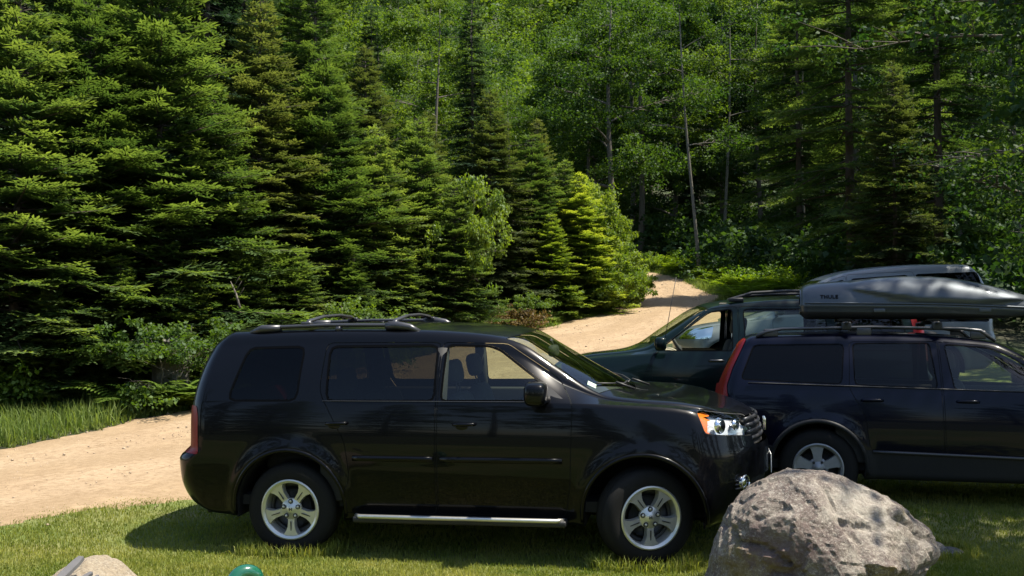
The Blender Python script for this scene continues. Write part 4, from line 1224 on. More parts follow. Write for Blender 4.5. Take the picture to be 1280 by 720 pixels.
# ================================================================== rocks and small things on the lawn
def rock_mat(name, a, b, c2, lichen, moss, spots=()):
    t = NT(name); co = t.coord()
    f1 = t.noise(3.0, 8, .65, co, .6); f2 = t.noise(9, 10, .75, co); f3 = t.noise(45, 6, .8, co)
    c = t.mix(t.ramp(f1, ((.36, 0), (.62, 1))), a, b)
    c = t.mix(t.ramp(f2, ((.46, 0), (.60, 1))), c, c2)
    c = t.mix(t.ramp(f3, ((.35, .55), (.55, 0))), c, (.06, .05, .045))
    f4 = t.noise(4.2, 9, .8, co, 1.0)
    c = t.mix(t.ramp(f4, ((.50, 0), (.66, .5))), c, lichen)
    f6 = t.noise(24, 5, .8, co)
    c = t.mix(t.ramp(f6, ((.55, 0), (.60, .55))), c, lichen)
    f9 = t.noise(80, 3, .8, co)
    c = t.mix(t.ramp(f9, ((.56, 0), (.60, .6))), c, lichen)
    c = t.mix(t.ramp(f9, ((.38, .35), (.43, 0))), c, (.08, .06, .05))
    f7 = t.noise(1.7, 6, .7, co, 1.5)
    c = t.mix(t.ramp(f7, ((.30, .7), (.42, 0))), c, (.12, .085, .085))
    f5 = t.noise(2.6, 6, .7, t.coord('Generated'), .8)
    c = t.mix(t.ramp(f5, ((.60, 0), (.68, .85))), c, moss)
    if spots:
        for (sx, sy, sz, r0, r1, col, am, nsc) in spots:
            vd = t.n('ShaderNodeVectorMath', operation='DISTANCE'); t.l(co, vd.inputs[0]); vd.inputs[1].default_value = (sx, sy, sz)
            nn = t.noise(nsc, 7, .75, co, .5)
            mm = t.n('ShaderNodeMath', operation='MULTIPLY_ADD'); t.l(nn, mm.inputs[0]); mm.inputs[1].default_value = .9; t.l(vd.outputs['Value'], mm.inputs[2])
            c = t.mix(t.ramp(mm.outputs[0], ((r0 + .42, am), (r1 + .42, 0))), c, col)
    h = t.mix(.5, f2, f3)
    return t.done(t.pbr(c, .92, normal=t.bump(h, 1.0, .045), spec=.2))
M['boulder_stone'] = rock_mat('boulder_stone', (.145, .113, .10), (.265, .228, .19), (.18, .14, .125), (.47, .43, .365), (.20, .17, .09), [(-.42, -.5, .10, .12, .34, (.13, .085, .08), .75, 5), (-.30, -.55, -.22, .05, .26, (.24, .18, .05), .8, 9), (-.62, -.3, -.05, .03, .20, (.22, .17, .05), .6, 9), (.22, -.5, -.08, -.02, .12, (.26, .19, .04), .9, 12), (.18, -.3, .38, .10, .34, (.50, .455, .385), .6, 7)])
M['pale_stone'] = rock_mat('pale_stone', (.33, .27, .19), (.42, .35, .26), (.36, .29, .20), (.46, .41, .32), (.30, .24, .16))
M['grey_stone'] = rock_mat('grey_stone', (.12, .12, .11), (.19, .18, .16), (.15, .145, .13), (.26, .25, .23), (.09, .10, .05))

def rock(name, loc, prof, depth, mat, seed, sub=5, amp=1.0, parent=None, cracks=()):
    """prof: outline seen from the front as (x, z) about the centre"""
    bm = bmesh.new(); bmesh.ops.create_icosphere(bm, subdivisions=sub, radius=1)
    an = np.array([math.atan2(z, x) for x, z in prof]); rr = np.array([math.hypot(x, z) for x, z in prof])
    o = np.argsort(an); an, rr = an[o], rr[o]
    an = np.concatenate([an - 2 * math.pi, an, an + 2 * math.pi]); rr = np.tile(rr, 3)
    rnd = random.Random(seed); off = Vector((seed * 3.1, seed * 1.7, 0))
    planes = []
    for k in range(15):
        n = Vector((rnd.uniform(-1, 1), rnd.uniform(-1, .6), rnd.uniform(-.3, 1))).normalized()
        planes.append((n, rnd.uniform(.76, .92)))
    for v in bm.verts:
        d = v.co.normalized()
        p = d.copy()
        for n, dist in planes:               # flat broken faces
            e = p.dot(n) - dist
            if e > 0: p -= n * e * .93
        k = p.length
        hr = math.hypot(d.x, d.z)
        rs = float(np.interp(math.atan2(d.z, d.x), an, rr))
        q = Vector((p.x * rs, p.y * depth, p.z * rs))
        wq = float(sstep(.55, 1.0, hr))
        q = q.lerp(Vector((d.x * rs * (.8 + .2 * k), p.y * depth, d.z * rs * (.8 + .2 * k))), wq)
        w = q * 2.2 + off
        nz = noise.fractal(w * .8, 1.0, 2.1, 5) * .022
        c1 = abs(noise.noise(w * 1.1 + Vector((3, 1, 7)) + Vector((0, 0, noise.noise(w * 3) * .25))))
        m1 = min(1, max(0, noise.noise(w * .7 + Vector((5, 5, 5))) * 3 + .3))
        nz -= .022 * math.exp(-c1 / .018) * m1
        nz += noise.fractal(w * 7, .6, 2.1, 5) * .0085
        st = noise.noise(w * .9 + Vector((1, 8, 3))) * 4; nz += .014 * (st - math.floor(st)) ** 2
        if q.y < .1:
            for (ax_, az_, bx_, bz_, dp, wd_) in cracks:      # clefts and ledges seen on the front
                ex, ez = bx_ - ax_, bz_ - az_; L2 = ex * ex + ez * ez
                jx = q.x + noise.noise(w * 3.1) * .05; jz = q.z + noise.noise(w * 3.1 + Vector((4, 4, 4))) * .05
                u_ = min(1, max(0, ((jx - ax_) * ex + (jz - az_) * ez) / L2))
                dd = math.hypot(jx - ax_ - ex * u_, jz - az_ - ez * u_)
                nz -= dp * math.exp(-(dd / wd_) ** 2) * (.5 + .5 * math.sin(3.14 * (.15 + .7 * u_)))
        q += d * nz * amp
        v.co = q
    me = bpy.data.meshes.new(name); bm.to_mesh(me); bm.free()
    me.polygons.foreach_set('use_smooth', [sub < 6] * len(me.polygons)); me.materials.append(mat)
    o = bpy.data.objects.new(name, me); link(o, parent); o.location = loc; return o

k = 6.85 / 1300
px = [(-152, -40), (-146, -22), (-133, 25), (-118, 52), (-96, 76), (-66, 92), (-38, 101), (-18, 101), (0, 102), (18, 101), (36, 92), (64, 82), (88, 68), (110, 48), (130, 33), (141, 23), (144, 8), (139, -2), (122, -14), (116, -30), (112, -60), (0, -75), (-120, -66)]
b = rock('boulder', ((1026 - 640) * k, 6.85, 1.75 - (690 - 412) * k), [(x * k, z * k) for x, z in px], .62, M['boulder_stone'], 5, 6, 1.0, cracks=[
    (-.06, .44, .0, .25, .035, .02), (.0, .25, .10, .02, .03, .018), (.10, .02, .12, -.22, .03, .02), (-.02, .27, .17, .22, .035, .016), (.33, .33, .52, .16, .04, .022), (.52, .16, .70, .10, .035, .018),
    (-.62, .18, -.36, .06, .04, .022), (-.36, .06, -.20, -.06, .045, .022), (-.20, -.06, -.08, -.26, .05, .024), (-.40, -.02, -.33, -.03, .07, .035), (.18, -.10, .36, -.02, .04, .016), (-.50, .30, -.33, .38, .04, .03), (.50, -.02, .60, .0, .03, .02), (-.66, -.05, -.60, -.25, .045, .03), (.10, -.10, .32, -.22, .035, .014)])
tag(b, 'large rough grey brown boulder with ochre lichen standing in front of the parked cars', 'boulder')
k = 7.9 / 1300
f = rock('flat_stone', ((1172 - 640) * k, 7.95, terr(3.2, 7.95) + .015), [(-.2, 0), (-.1, .035), (.05, .04), (.18, .02), (.22, 0), (.1, -.04), (-.1, -.04)], .14, M['grey_stone'], 9, 4, .25)
tag(f, 'small flat grey stone lying in the grass just right of the boulder', 'stone')
k = 6.2 / 1300
px = [(-78, -20), (-58, -12), (-40, 2), (-16, 12), (14, 14), (30, 10), (48, -2), (60, -12), (78, -40), (60, -75), (-70, -75)]
p = rock('pale_boulder', ((118 - 640) * k, 6.2, 1.75 - (714 - 412) * k), [(x * k, z * k) for x, z in px], .30, M['pale_stone'], 12, 5, .35)
tag(p, 'pale buff rounded rock at the bottom edge, a dark wooden stick lying on it', 'rock')
k = 6.0 / 1300
t = NT('weathered_slate'); fz = t.noise(12, 6, .7)
M['weathered_slate'] = t.done(t.pbr(t.mix(fz, (.055, .055, .060), (.13, .125, .125)), .8, normal=t.bump(t.noise(60, 4), .5, .004)))
def flat_piece(name, P0, P1, w, th, seed):
    """a split slab of dark wood or slate between two points"""
    P0, P1 = Vector(P0), Vector(P1); d = (P1 - P0); L = d.length; d.normalize()
    s = d.cross(Vector((0, -.5, 1))).normalized(); n = s.cross(d)
    rnd = random.Random(seed); m = MB(); vs = []; N = 12
    for i in range(N + 1):
        u = i / N; ww = w * (1 - .35 * abs(2 * u - 1) ** 4) * (1 + rnd.uniform(-.06, .06))
        for a, b_ in ((-1, -1), (1, -1), (1.0, 1), (-1.0, 1)):
            vs.append(P0 + d * L * u + s * a * ww / 2 * (1 if b_ < 0 else .88) + n * b_ * th / 2)
    fs = [(i * 4 + j, i * 4 + (j + 1) % 4, i * 4 + 4 + (j + 1) % 4, i * 4 + 4 + j) for i in range(N) for j in range(4)] + [(0, 3, 2, 1), (N * 4, N * 4 + 1, N * 4 + 2, N * 4 + 3)]
    m.add(vs, fs, 0, False); return m.build(name, M['weathered_slate'])
def at(pxx, pyy, y): return ((pxx - 640) * y / 1300, y, 1.75 - (pyy - 412) * y / 1300)
o = flat_piece('wood_offcut', at(72, 728, 5.72), at(107, 694, 5.95), .055, .02, 2)
tag(o, 'dark grey weathered stick leaning over the pale rock', 'wood offcut')
o = flat_piece('wood_chip', at(102, 724, 5.83), at(120, 713, 5.92), .03, .018, 4)
tag(o, 'short dark chip lying on the pale rock beside the long stick', 'chip')
o = flat_piece('wood_chip', at(112, 726, 5.80), at(128, 717, 5.90), .022, .018, 7)
tag(o, 'smaller dark chip on the pale rock, right of the other chip', 'chip')

# green arched tube
M['green_gloss'] = simple('green_gloss', (.008, .085, .045), .16, coat=1, var=.1)
k = 5.9 / 1300
h = MB(); c = at(310, 720, 5.9)
path = []
for i in range(25):
    a = math.pi * i / 24
    path.append((c[0] - .052 * math.cos(a) * 1.0, c[1] + .10 * (i / 24 - .5), c[2] - .015 + .052 * math.sin(a)))
gz = 0.0
path = [(path[0][0] - .01, path[0][1] - .02, 0.0), (path[0][0] - .005, path[0][1] - .01, c[2] * .5)] + path + [(path[-1][0] + .005, path[-1][1] + .01, c[2] * .5), (path[-1][0] + .01, path[-1][1] + .02, 0.0)]
h.tube(path, [.044] * len(path), 16)
o = h.build('garden_hoop', M['green_gloss'])
tag(o, 'shiny dark green arched tube sticking up at the bottom edge of the lawn', 'hoop')
# ================================================================== vegetation
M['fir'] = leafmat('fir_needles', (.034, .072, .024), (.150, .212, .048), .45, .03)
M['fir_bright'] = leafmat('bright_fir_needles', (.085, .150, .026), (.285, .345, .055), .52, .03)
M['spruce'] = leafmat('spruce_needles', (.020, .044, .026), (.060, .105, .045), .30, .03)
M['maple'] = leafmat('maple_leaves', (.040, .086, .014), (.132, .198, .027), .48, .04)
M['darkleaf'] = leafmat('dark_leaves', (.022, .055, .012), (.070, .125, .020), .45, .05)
M['edgeleaf'] = leafmat('edge_leaves', (.024, .058, .012), (.100, .150, .024), .5, .04)
M['shrubleaf'] = leafmat('shrub_leaves', (.095, .155, .020), (.285, .350, .050), .52, .04)
M['yellowleaf'] = leafmat('yellow_leaves', (.075, .135, .018), (.205, .280, .040), .5, .05)
M['fern'] = leafmat('fern_fronds', (.070, .135, .014), (.180, .270, .030), .5, .05)
M['grass'] = leafmat('grass_blades', (.115, .165, .022), (.34, .335, .095), .45, .03, 0)
M['tallgrass'] = leafmat('tall_grass', (.075, .135, .018), (.225, .285, .075), .5, .03, 0)
def bark(name, a, b, sc=9):
    t = NT(name); co = t.coord()
    mp = t.n('ShaderNodeMapping'); mp.inputs['Scale'].default_value = (1, 1, .25); t.l(co, mp.inputs[0])
    f = t.noise(sc, 8, .75, mp.outputs[0])
    return t.done(t.pbr(t.mix(f, a, b), .95, normal=t.bump(f, 1, .04), spec=.1))
M['fir_bark'] = bark('fir_bark', (.055, .042, .034), (.15, .125, .105))
M['pale_bark'] = bark('pale_bark', (.09, .085, .07), (.21, .195, .165), 5)
M['grey_bark'] = bark('grey_bark', (.07, .062, .052), (.20, .18, .155))

def rhombs(P, D, Wd, L, width, tone, up=None, lift=0.0):
    """flat leaf-like quads: base P, direction D, width vector Wd; returns arrays"""
    n = len(P)
    mid = P + D * (L * .45)[:, None]
    if up is not None: mid = mid + up * (L * lift)[:, None]
    w = Wd * (width / 2)[:, None]
    V = np.stack([P, mid + w, P + D * L[:, None], mid - w], 1).reshape(-1, 3)
    F_ = np.arange(4 * n).reshape(-1, 4)
    return V, F_, np.repeat(tone, 4)

def norm(v): return v / (np.linalg.norm(v, axis=-1, keepdims=True) + 1e-9)

def fir_arrays(seed, H, Rr, base=.06, gap=.34, per=6, droop=.16, twig=.095, tert=.082, lift=.35, drop=-.22, nl=.15, wid=.040, sparse=0.0, power=.85):
    g = np.random.default_rng(seed)
    zs, az, Ls, el = [], [], [], []
    z = base * H
    while z < H * .985:
        t = (z - base * H) / (H * (1 - base))
        m = per + g.integers(-1, 2)
        a0 = g.uniform(0, 6.28)
        for q in range(m):
            if g.random() < sparse: continue
            L = Rr * (1 - t) ** power * g.uniform(.52, 1.22) * (1 if t > .06 else g.uniform(.6, 1)) + .12
            zs.append(z + g.uniform(-.4, .4) * gap); az.append(a0 + 6.283 * q / m + g.uniform(-.35, .35)); Ls.append(L)
            el.append(drop + (lift - drop) * t ** 1.2 + g.uniform(-.12, .12))
        z += gap * (1 - .55 * t) * g.uniform(.85, 1.15)
    zs, az, Ls, el = map(np.array, (zs, az, Ls, el))
    B = len(zs)
    hd = np.stack([np.cos(az), np.sin(az), np.zeros(B)], 1)
    sd = np.stack([-np.sin(az), np.cos(az), np.zeros(B)], 1)
    brt = g.uniform(-.12, .12, B)
    def bpos(i, s):
        L = Ls[i]
        zc = np.sin(el[i]) * L * s - droop * L * s * s + .55 * droop * L * s ** 4
        return hd[i] * (np.cos(el[i]) * L * s)[:, None] + np.array([0, 0, 1.0]) * (zs[i] + zc)[:, None]
    # secondary twigs
    n2 = np.maximum((Ls / twig).astype(int), 3)
    bi = np.repeat(np.arange(B), n2 * 2)
    off = np.concatenate([np.arange(k * 2) for k in n2])
    s = (off // 2 + g.uniform(.0, .9, len(off))) / n2[bi]
    s = .10 + .90 * s
    sg = np.where(off % 2 == 0, 1.0, -1.0)
    keep = (s * Ls[bi] > .16)
    bi, s, sg = bi[keep], s[keep], sg[keep]
    P = bpos(bi, s); T = norm(bpos(bi, np.minimum(s + .04, 1.06)) - bpos(bi, s - .02))
    a = g.uniform(.75, 1.05, len(bi)) * (1 - .25 * s)
    D = norm(T * np.cos(a)[:, None] + sd[bi] * (np.sin(a) * sg)[:, None] + np.array([0, 0, 1.0]) * g.normal(-.05, .13, len(bi))[:, None])
    L2 = np.clip((.50 * Ls[bi] * (1.02 - s) ** .85 + .10) * g.uniform(.55, 1.2, len(bi)), .10, .85)
    U = norm(np.cross(T, D) * sg[:, None]); Wd = norm(np.cross(D, U))
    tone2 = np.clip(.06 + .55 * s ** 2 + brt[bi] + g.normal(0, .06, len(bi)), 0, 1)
    out = [rhombs(P, D, Wd, L2, np.full(len(P), wid * .9), tone2)]
    # tertiary sprays, both sides of each twig
    n3 = np.maximum((L2 / tert).astype(int), 2)
    ti = np.repeat(np.arange(len(P)), n3 * 2)
    off = np.concatenate([np.arange(k * 2) for k in n3])
    r = (off // 2 + g.uniform(.1, .9, len(off))) / n3[ti]
    sg3 = np.where(off % 2 == 0, 1.0, -1.0)
    P3 = P[ti] + D[ti] * (L2[ti] * r)[:, None]
    a3 = g.uniform(.6, .95, len(ti))
    D3 = norm(D[ti] * np.cos(a3)[:, None] + Wd[ti] * (np.sin(a3) * sg3)[:, None] + U[ti] * g.normal(.06, .16, len(ti))[:, None])
    L3 = np.clip(nl * (1.1 - .5 * r) * g.uniform(.6, 1.25, len(ti)), .05, .3)
    W3 = norm(np.cross(D3, U[ti] + D[ti] * g.normal(0, .25, len(ti))[:, None]))
    tone3 = np.clip(tone2[ti] + .22 * r * s[ti] + g.normal(0, .08, len(ti)), 0, 1)
    out.append(rhombs(P3, D3, W3, L3, g.uniform(.8, 1.2, len(ti)) * wid, tone3))
    # leader
    k = 26
    zt = H * g.uniform(.93, 1.0, k); aa = g.uniform(0, 6.28, k)
    Dl = norm(np.stack([np.cos(aa) * .7, np.sin(aa) * .7, np.full(k, .8)], 1))
    out.append(rhombs(np.stack([0 * zt, 0 * zt, zt], 1), Dl, norm(np.cross(Dl, [0, 0, 1.0])), np.full(k, .16), np.full(k, wid), np.full(k, .6)))
    V = np.concatenate([o[0] for o in out]); tn = np.concatenate([o[2] for o in out])
    F_ = np.arange(len(V)).reshape(-1, 4)
    # bare branch wood, one thin strip per branch
    return V, F_, tn, (zs, az, Ls, el, droop)

def fir_trunk(mb, H, r0, br, seed):
    rnd = random.Random(seed)
    mb.tube([(rnd.uniform(-.03, .03), rnd.uniform(-.03, .03), H * k / 10 - .25) for k in range(11)], [r0 * (1.25 if k == 0 else 1 - .93 * k / 10) for k in range(11)], 9)
    zs, az, Ls, el, droop = br
    for z, a, L, e in zip(zs, az, Ls, el):
        pts = []
        for s in (0, .3, .6, .9):
            zc = math.sin(e) * L * s - droop * L * s * s + .55 * droop * L * s ** 4
            pts.append((math.cos(a) * math.cos(e) * L * s, math.sin(a) * math.cos(e) * L * s, z + zc - .008))
        mb.tube(pts, [.006 + .010 * L, .005 + .007 * L, .004 + .004 * L, .003], 4, cap=False)

def leaf_arrays(C, g, per, rad, size, flat=.6, tonec=.4, tonev=.16, out_dir=None):
    """folded leaves scattered in clumps round the points C"""
    n = len(C)
    k = np.repeat(np.arange(n), per)
    d = norm(g.normal(size=(len(k), 3))) * (g.random(len(k)) ** .45)[:, None] * np.asarray(rad)[k][:, None] * np.array([1, 1, flat])
    P = C[k] + d
    nrm = norm(g.normal(size=(len(k), 3)) * .75 + np.array([0, 0, .8]) + d * .5)
    D = norm(np.cross(nrm, g.normal(size=(len(k), 3)))) ; D = norm(D + np.array([0, 0, -.25])); Wd = norm(np.cross(D, nrm))
    L = size * g.uniform(.6, 1.25, len(k))
    ct = tonec + g.normal(0, tonev, n)
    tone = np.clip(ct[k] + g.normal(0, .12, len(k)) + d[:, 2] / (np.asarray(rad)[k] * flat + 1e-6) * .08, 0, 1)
    return rhombs(P, D, Wd, L, L * g.uniform(.6, .85, len(k)), tone, nrm, .10)

def broadleaf(seed, H, Rr, trunk_r, base=.28, nclump=170, per=70, leaf=.15, shape=1.0, lean=(0, 0), limbs=9, crad=.55, tonec=.4, conic=False):
    g = np.random.default_rng(seed); rnd = random.Random(seed)
    mb = MB()
    tp = lambda t: Vector((lean[0] * t * H + .12 * math.sin(t * 5 + seed), lean[1] * t * H + .12 * math.cos(t * 4 + seed), t * H * .93))
    mb.tube([tp(k / 9) - Vector((0, 0, .25 if k == 0 else 0)) for k in range(10)], [trunk_r * (1.3 if k == 0 else 1 - .85 * k / 9) for k in range(10)], 9)
    C = []
    tips = []
    for i in range(limbs):
        t = base + (.92 - base) * (i + rnd.random() * .6) / limbs
        a = i * 2.4 + rnd.uniform(-.4, .4)
        prof = math.sin(math.pi * min(1, max(.05, ((t - base) / (1 - base)) * .75 + .22))) ** .7
        if conic: prof = max(.12, 1 - t) ** .75
        L = Rr * prof * rnd.uniform(.75, 1.1)
        e = rnd.uniform(-.05, .40) if conic else rnd.uniform(.25, .75)
        p0 = tp(t)
        pts = [p0]
        for q in range(1, 6):
            u = q / 5
            pts.append(p0 + Vector((math.cos(a) * L * u, math.sin(a) * L * u, L * (math.tan(e) * .6 * u - .18 * u * u))))
        r0 = trunk_r * (1 - .8 * t) * .55
        mb.tube(pts, [r0 * (1 - .16 * q) for q in range(6)], 6, cap=False)
        for q in range(2, 6):
            for w in range(3):
                aa = a + rnd.uniform(-1.3, 1.3); l2 = L * rnd.uniform(.18, .42)
                pe = pts[q] + Vector((math.cos(aa) * l2, math.sin(aa) * l2, rnd.uniform(-.1, .45) * l2))
                mb.tube([pts[q], pts[q].lerp(pe, .5) + Vector((0, 0, .05)), pe], [r0 * .35, r0 * .25, r0 * .1], 4, cap=False)
                tips.append(pe)
        tips.append(pts[-1])
    tips.append(tp(1.0))
    T = np.array([tuple(p) for p in tips])
    C = T[g.integers(0, len(T), nclump)] + g.normal(0, crad * .85, (nclump, 3)) * np.array([1, 1, .7])
    r = crad * g.uniform(.5, 1.15, nclump)
    V, F_, tn = leaf_arrays(C, g, per, r, leaf, .55, tonec)
    return V, F_, tn, mb

class Proto:
    """a tree kind: crown and trunk meshes shared by its copies"""
    def __init__(self, V, F_, tn, mat, mb, bmat, name):
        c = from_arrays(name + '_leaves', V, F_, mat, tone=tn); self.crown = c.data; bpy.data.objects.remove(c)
        c = mb.build(name + '_wood', bmat); self.trunk = c.data; bpy.data.objects.remove(c)
def fir_proto(name, mat, seed, H, Rr, r0, **kw):
    V, F_, tn, br = fir_arrays(seed, H, Rr, **kw); mb = MB(); fir_trunk(mb, H, r0, br, seed)
    return Proto(V, F_, tn, mat, mb, M['fir_bark'], name)
def leaf_proto(name, mat, bm_, *a, **kw):
    V, F_, tn, mb = broadleaf(*a, **kw); return Proto(V, F_, tn, mat, mb, bm_, name)

def plant(name, pr, x, y, label, cat='tree', s=1.0, rz=0.0, group=None, sz=None, dz=0.0, tilt=(0, 0)):
    o = empty(name, (x, y, tz(x, y) + dz), rz)
    o.rotation_euler = (tilt[0], tilt[1], rz)
    o.scale = (s, s, sz or s)
    for nm, me in (('crown', pr.crown), ('trunk', pr.trunk)):
        c = bpy.data.objects.new(nm, me); COL.objects.link(c); c.parent = o
    return tag(o, label, cat, group)
def X_(px, y): return (px - 640) * y / 1300

FA = fir_proto('fir_a', M['fir'], 1, 13.5, 2.7, .16)
FB = fir_proto('fir_b', M['fir'], 2, 12.0, 2.5, .15, per=6, gap=.36, droop=.12, lift=.45, drop=-.15)
FC = fir_proto('fir_c', M['fir'], 3, 7.0, 2.2, .09, base=.03, gap=.23, per=7, droop=.14, lift=.55, drop=-.10)
M['fir_olive'] = leafmat('fir_olive_needles', (.045, .066, .024), (.150, .180, .050), .42, .03)
FD = fir_proto('fir_d', M['fir_olive'], 4, 9.0, 2.3, .11, base=.04, gap=.26, per=7, droop=.18, lift=.5)
FE = fir_proto('fir_e', M['fir'], 7, 8.0, 2.5, .10, base=.03, gap=.25, per=7, droop=.12, lift=.6, drop=-.05, nl=.17)
SP = fir_proto('spruce_a', M['spruce'], 5, 14.0, 1.7, .14, base=.10, gap=.34, per=6, droop=.22, lift=.25, drop=-.35, wid=.05, power=.75)
HM = fir_proto('hemlock_a', M['fir'], 6, 15.0, 3.2, .17, base=.14, gap=.50, per=5, droop=.22, lift=.3, drop=-.18, sparse=.15, wid=.04, power=.6)
MA = leaf_proto('maple_a', M['maple'], M['grey_bark'], 11, 13, 3.6, .17, nclump=260, per=115, leaf=.125, crad=.62, limbs=11)
MB_ = leaf_proto('maple_b', M['maple'], M['grey_bark'], 12, 15, 3.2, .16, nclump=260, per=115, leaf=.125, crad=.60, limbs=12, base=.25, tonec=.3)
DA = leaf_proto('dark_a', M['darkleaf'], M['grey_bark'], 13, 16, 3.3, .17, nclump=240, per=105, leaf=.135, crad=.65, limbs=11, base=.22)
DB = leaf_proto('dark_b', M['darkleaf'], M['grey_bark'], 14, 14, 2.8, .14, nclump=220, per=100, leaf=.13, crad=.6, limbs=11, base=.12)
BI = leaf_proto('birch_a', M['maple'], M['pale_bark'], 15, 15, 2.2, .085, nclump=150, per=80, leaf=.11, crad=.5, limbs=9, base=.38, lean=(-.02, 0))
YM = leaf_proto('yellow_a', M['edgeleaf'], M['grey_bark'], 16, 11, 3.4, .13, nclump=210, per=50, leaf=.105, crad=.46, limbs=12, base=.18, tonec=.22)
SB = leaf_proto('shrub_a', M['shrubleaf'], M['grey_bark'], 17, 3.4, 1.5, .04, nclump=330, per=80, leaf=.10, crad=.33, limbs=18, base=.03, tonec=.35, conic=True)
SA = leaf_proto('sapling_a', M['yellowleaf'], M['grey_bark'], 19, 3.6, 1.5, .035, nclump=120, per=60, leaf=.11, crad=.30, limbs=12, base=.3, tonec=.45)
UN = leaf_proto('under_a', M['maple'], M['grey_bark'], 18, 1.5, 1.0, .02, nclump=60, per=60, leaf=.075, crad=.22, limbs=9, base=.05)

# --- firs along the far side of the road, left to right
for px, y, pr, s, rz, lb in (
    (18, 17.6, FC, .98, .4, 'broad fir at the left edge, its lower boughs over the roadside grass'),
    (108, 18.8, FE, .86, 2.0, 'full fir second from the left, above the roadside grass'),
    (195, 19.8, FE, 1.04, 4.1, 'taller fir third from the left, boughs sweeping toward the back of the black car'),
    (262, 21.0, FC, .82, 1.0, 'short fir in the gap just left of the black car roof'),
    (322, 22.6, FD, .86, 3.3, 'tall full fir rising behind the rear end of the roof rack'),
    (402, 23.6, FE, .86, .2, 'bushy fir directly above the roof rails of the black car'),
    (468, 24.6, FC, .76, 4.0, 'medium pointed fir above the front of the roof rack'),
    (522, 26.2, FC, .80, 2.6, 'fir between the roof-rack firs and the yellow sapling'),
    (568, 25.2, FC, .55, 5.5, 'short fir beside the yellow sapling'),
    (612, 29.5, FD, .74, .9, 'pointed grey-green fir in the middle of the picture, in front of the dark spire'),
    (664, 31.0, FC, .78, 5.1, 'rounded fir right of the pointed grey-green one'),
    (706, 31.8, FC, .66, 1.4, 'low fir next to the bright roadside shrub'),
    (742, 33.4, FC, .56, 2.9, 'small fir half hidden behind the bright roadside shrub')):
    plant('fir_tree', pr, X_(px, y), y, lb, s=s * 1.16, sz=s, rz=rz)
for i, (px, y, s) in enumerate([(62, 17.0, .30), (150, 17.9, .36), (236, 19.0, .34), (300, 19.8, .38), (372, 21.2, .36), (440, 22.3, .34), (505, 24.2, .34), (640, 29.2, .32)]):
    plant('fir_sapling', FC, X_(px, y), y, ['tiny fir in front of the broad left fir', 'small fir between the second and third left firs, at the verge', 'small fir in front of the short fir, left of the black roof', 'small fir over the rear roof corner of the black car', 'small fir just above the rear roof crossbar', 'small fir just above the front roof crossbar', 'small fir over the front end of the black roof', 'small fir beside the dry bracken at the road edge'][i], 'sapling', s=s * 1.3, sz=s, rz=i * 1.3)
plant('spruce_tree', SP, X_(590, 37), 37, 'narrow dark spruce spire standing out against pale leafy trees', rz=.3, s=.82, sz=.80)
ev_labels = ['tall fir cut by the left frame edge behind the broadest fir', 'taller fir rising between the two leftmost firs', 'dark spruce in the gap right of the second fir', 'dark spruce far left behind the broadest fir', 'tall fir filling the gap behind the second fir', 'narrow dark spruce just left of the tall fir behind the roof rack', 'fir behind the roof rack fir, on its right side', 'far fir left of the dark spire, a rank behind', 'fir beyond the left frame edge, second rank', 'far dark spruce above the gap between the left firs', 'far fir showing over the tall fir behind the roof rack', 'fir right of the pointed grey-green fir, half behind it', 'fir standing between the yellow sapling and the dark spire', 'farthest dark spruce left of the pale leafy trees']
for i, (px, y, pr, s) in enumerate([(-130, 18, FB, .9), (100, 23.5, FB, 1.0), (255, 26.5, SP, 1.0), (20, 22, SP, .9), (180, 29, FA, 1.1), (300, 31, SP, 1.1), (392, 30.5, FB, .95), (455, 35, FD, 1.0), (-60, 24, FA, 1.0), (90, 34, SP, 1.2), (372, 40, FA, 1.1), (672, 38, FD, .72), (535, 32.5, FD, .70), (462, 46, SP, .9)]):
    plant('fir_tree', pr, X_(px, y), y, ev_labels[i], s=s, rz=i * 1.7, group='evergreens behind the front rank')
# --- leafy trees beyond
sl_labels = ['sunlit leafy tree left of the dark spire, nearest the firs', "light green tree directly left of the dark spire's tip", 'shorter sunlit tree right of the dark spire, below the hill gap', 'sunlit tree right of the hill gap', 'broad sunlit tree above the bright roadside shrub', 'tall light tree left of the leaning pale trunk', 'sunlit tree behind the dark spire, one rank back', 'light green tree behind the tree right of the hill gap', 'tall leafy tree showing between the left firs', 'farthest sunlit tree left of the hill gap']
for i, (px, y, pr, s) in enumerate([(470, 50, MA, 1.0), (545, 47, MB_, .88), (635, 54, MA, .74), (735, 51, MB_, .85), (765, 47, MA, 1.05), (800, 52, MB_, 1.1), (585, 62, MA, .8), (745, 62, MB_, .85), (390, 52, MB_, 1.15), (520, 66, MA, 1.1)]):
    plant('leafy_tree', pr, X_(px, y), y, sl_labels[i], s=s, rz=i * 2.3, group='sunlit leafy trees behind the evergreens')
dl_labels = ['leafy tree straight above the far end of the road', 'leafy tree behind the leaning pale trunk', 'leafy tree right of the straight pale trunk', 'bushy tree left of the pale-boughed hemlock', 'leafy tree behind the pale-boughed hemlock', 'far leafy tree between the two pale trunks', 'far leafy tree behind the hemlocks, left one', 'leafy tree right behind the large hemlock', 'bushy tree between the large hemlock and the dark one', 'leafy tree behind the dark right-hand hemlock', 'bushy tree behind the light-leaved maple at the frame edge', 'far leafy tree above the roof box', 'far leafy tree behind the light-leaved maple', 'leafy tree beyond the right frame edge, farther one', 'farthest tree above the end of the road', "farthest tree behind the shaded wood's middle", 'leafy tree outside the frame right of the light-leaved maple', 'bushy tree outside the frame behind the parked cars']
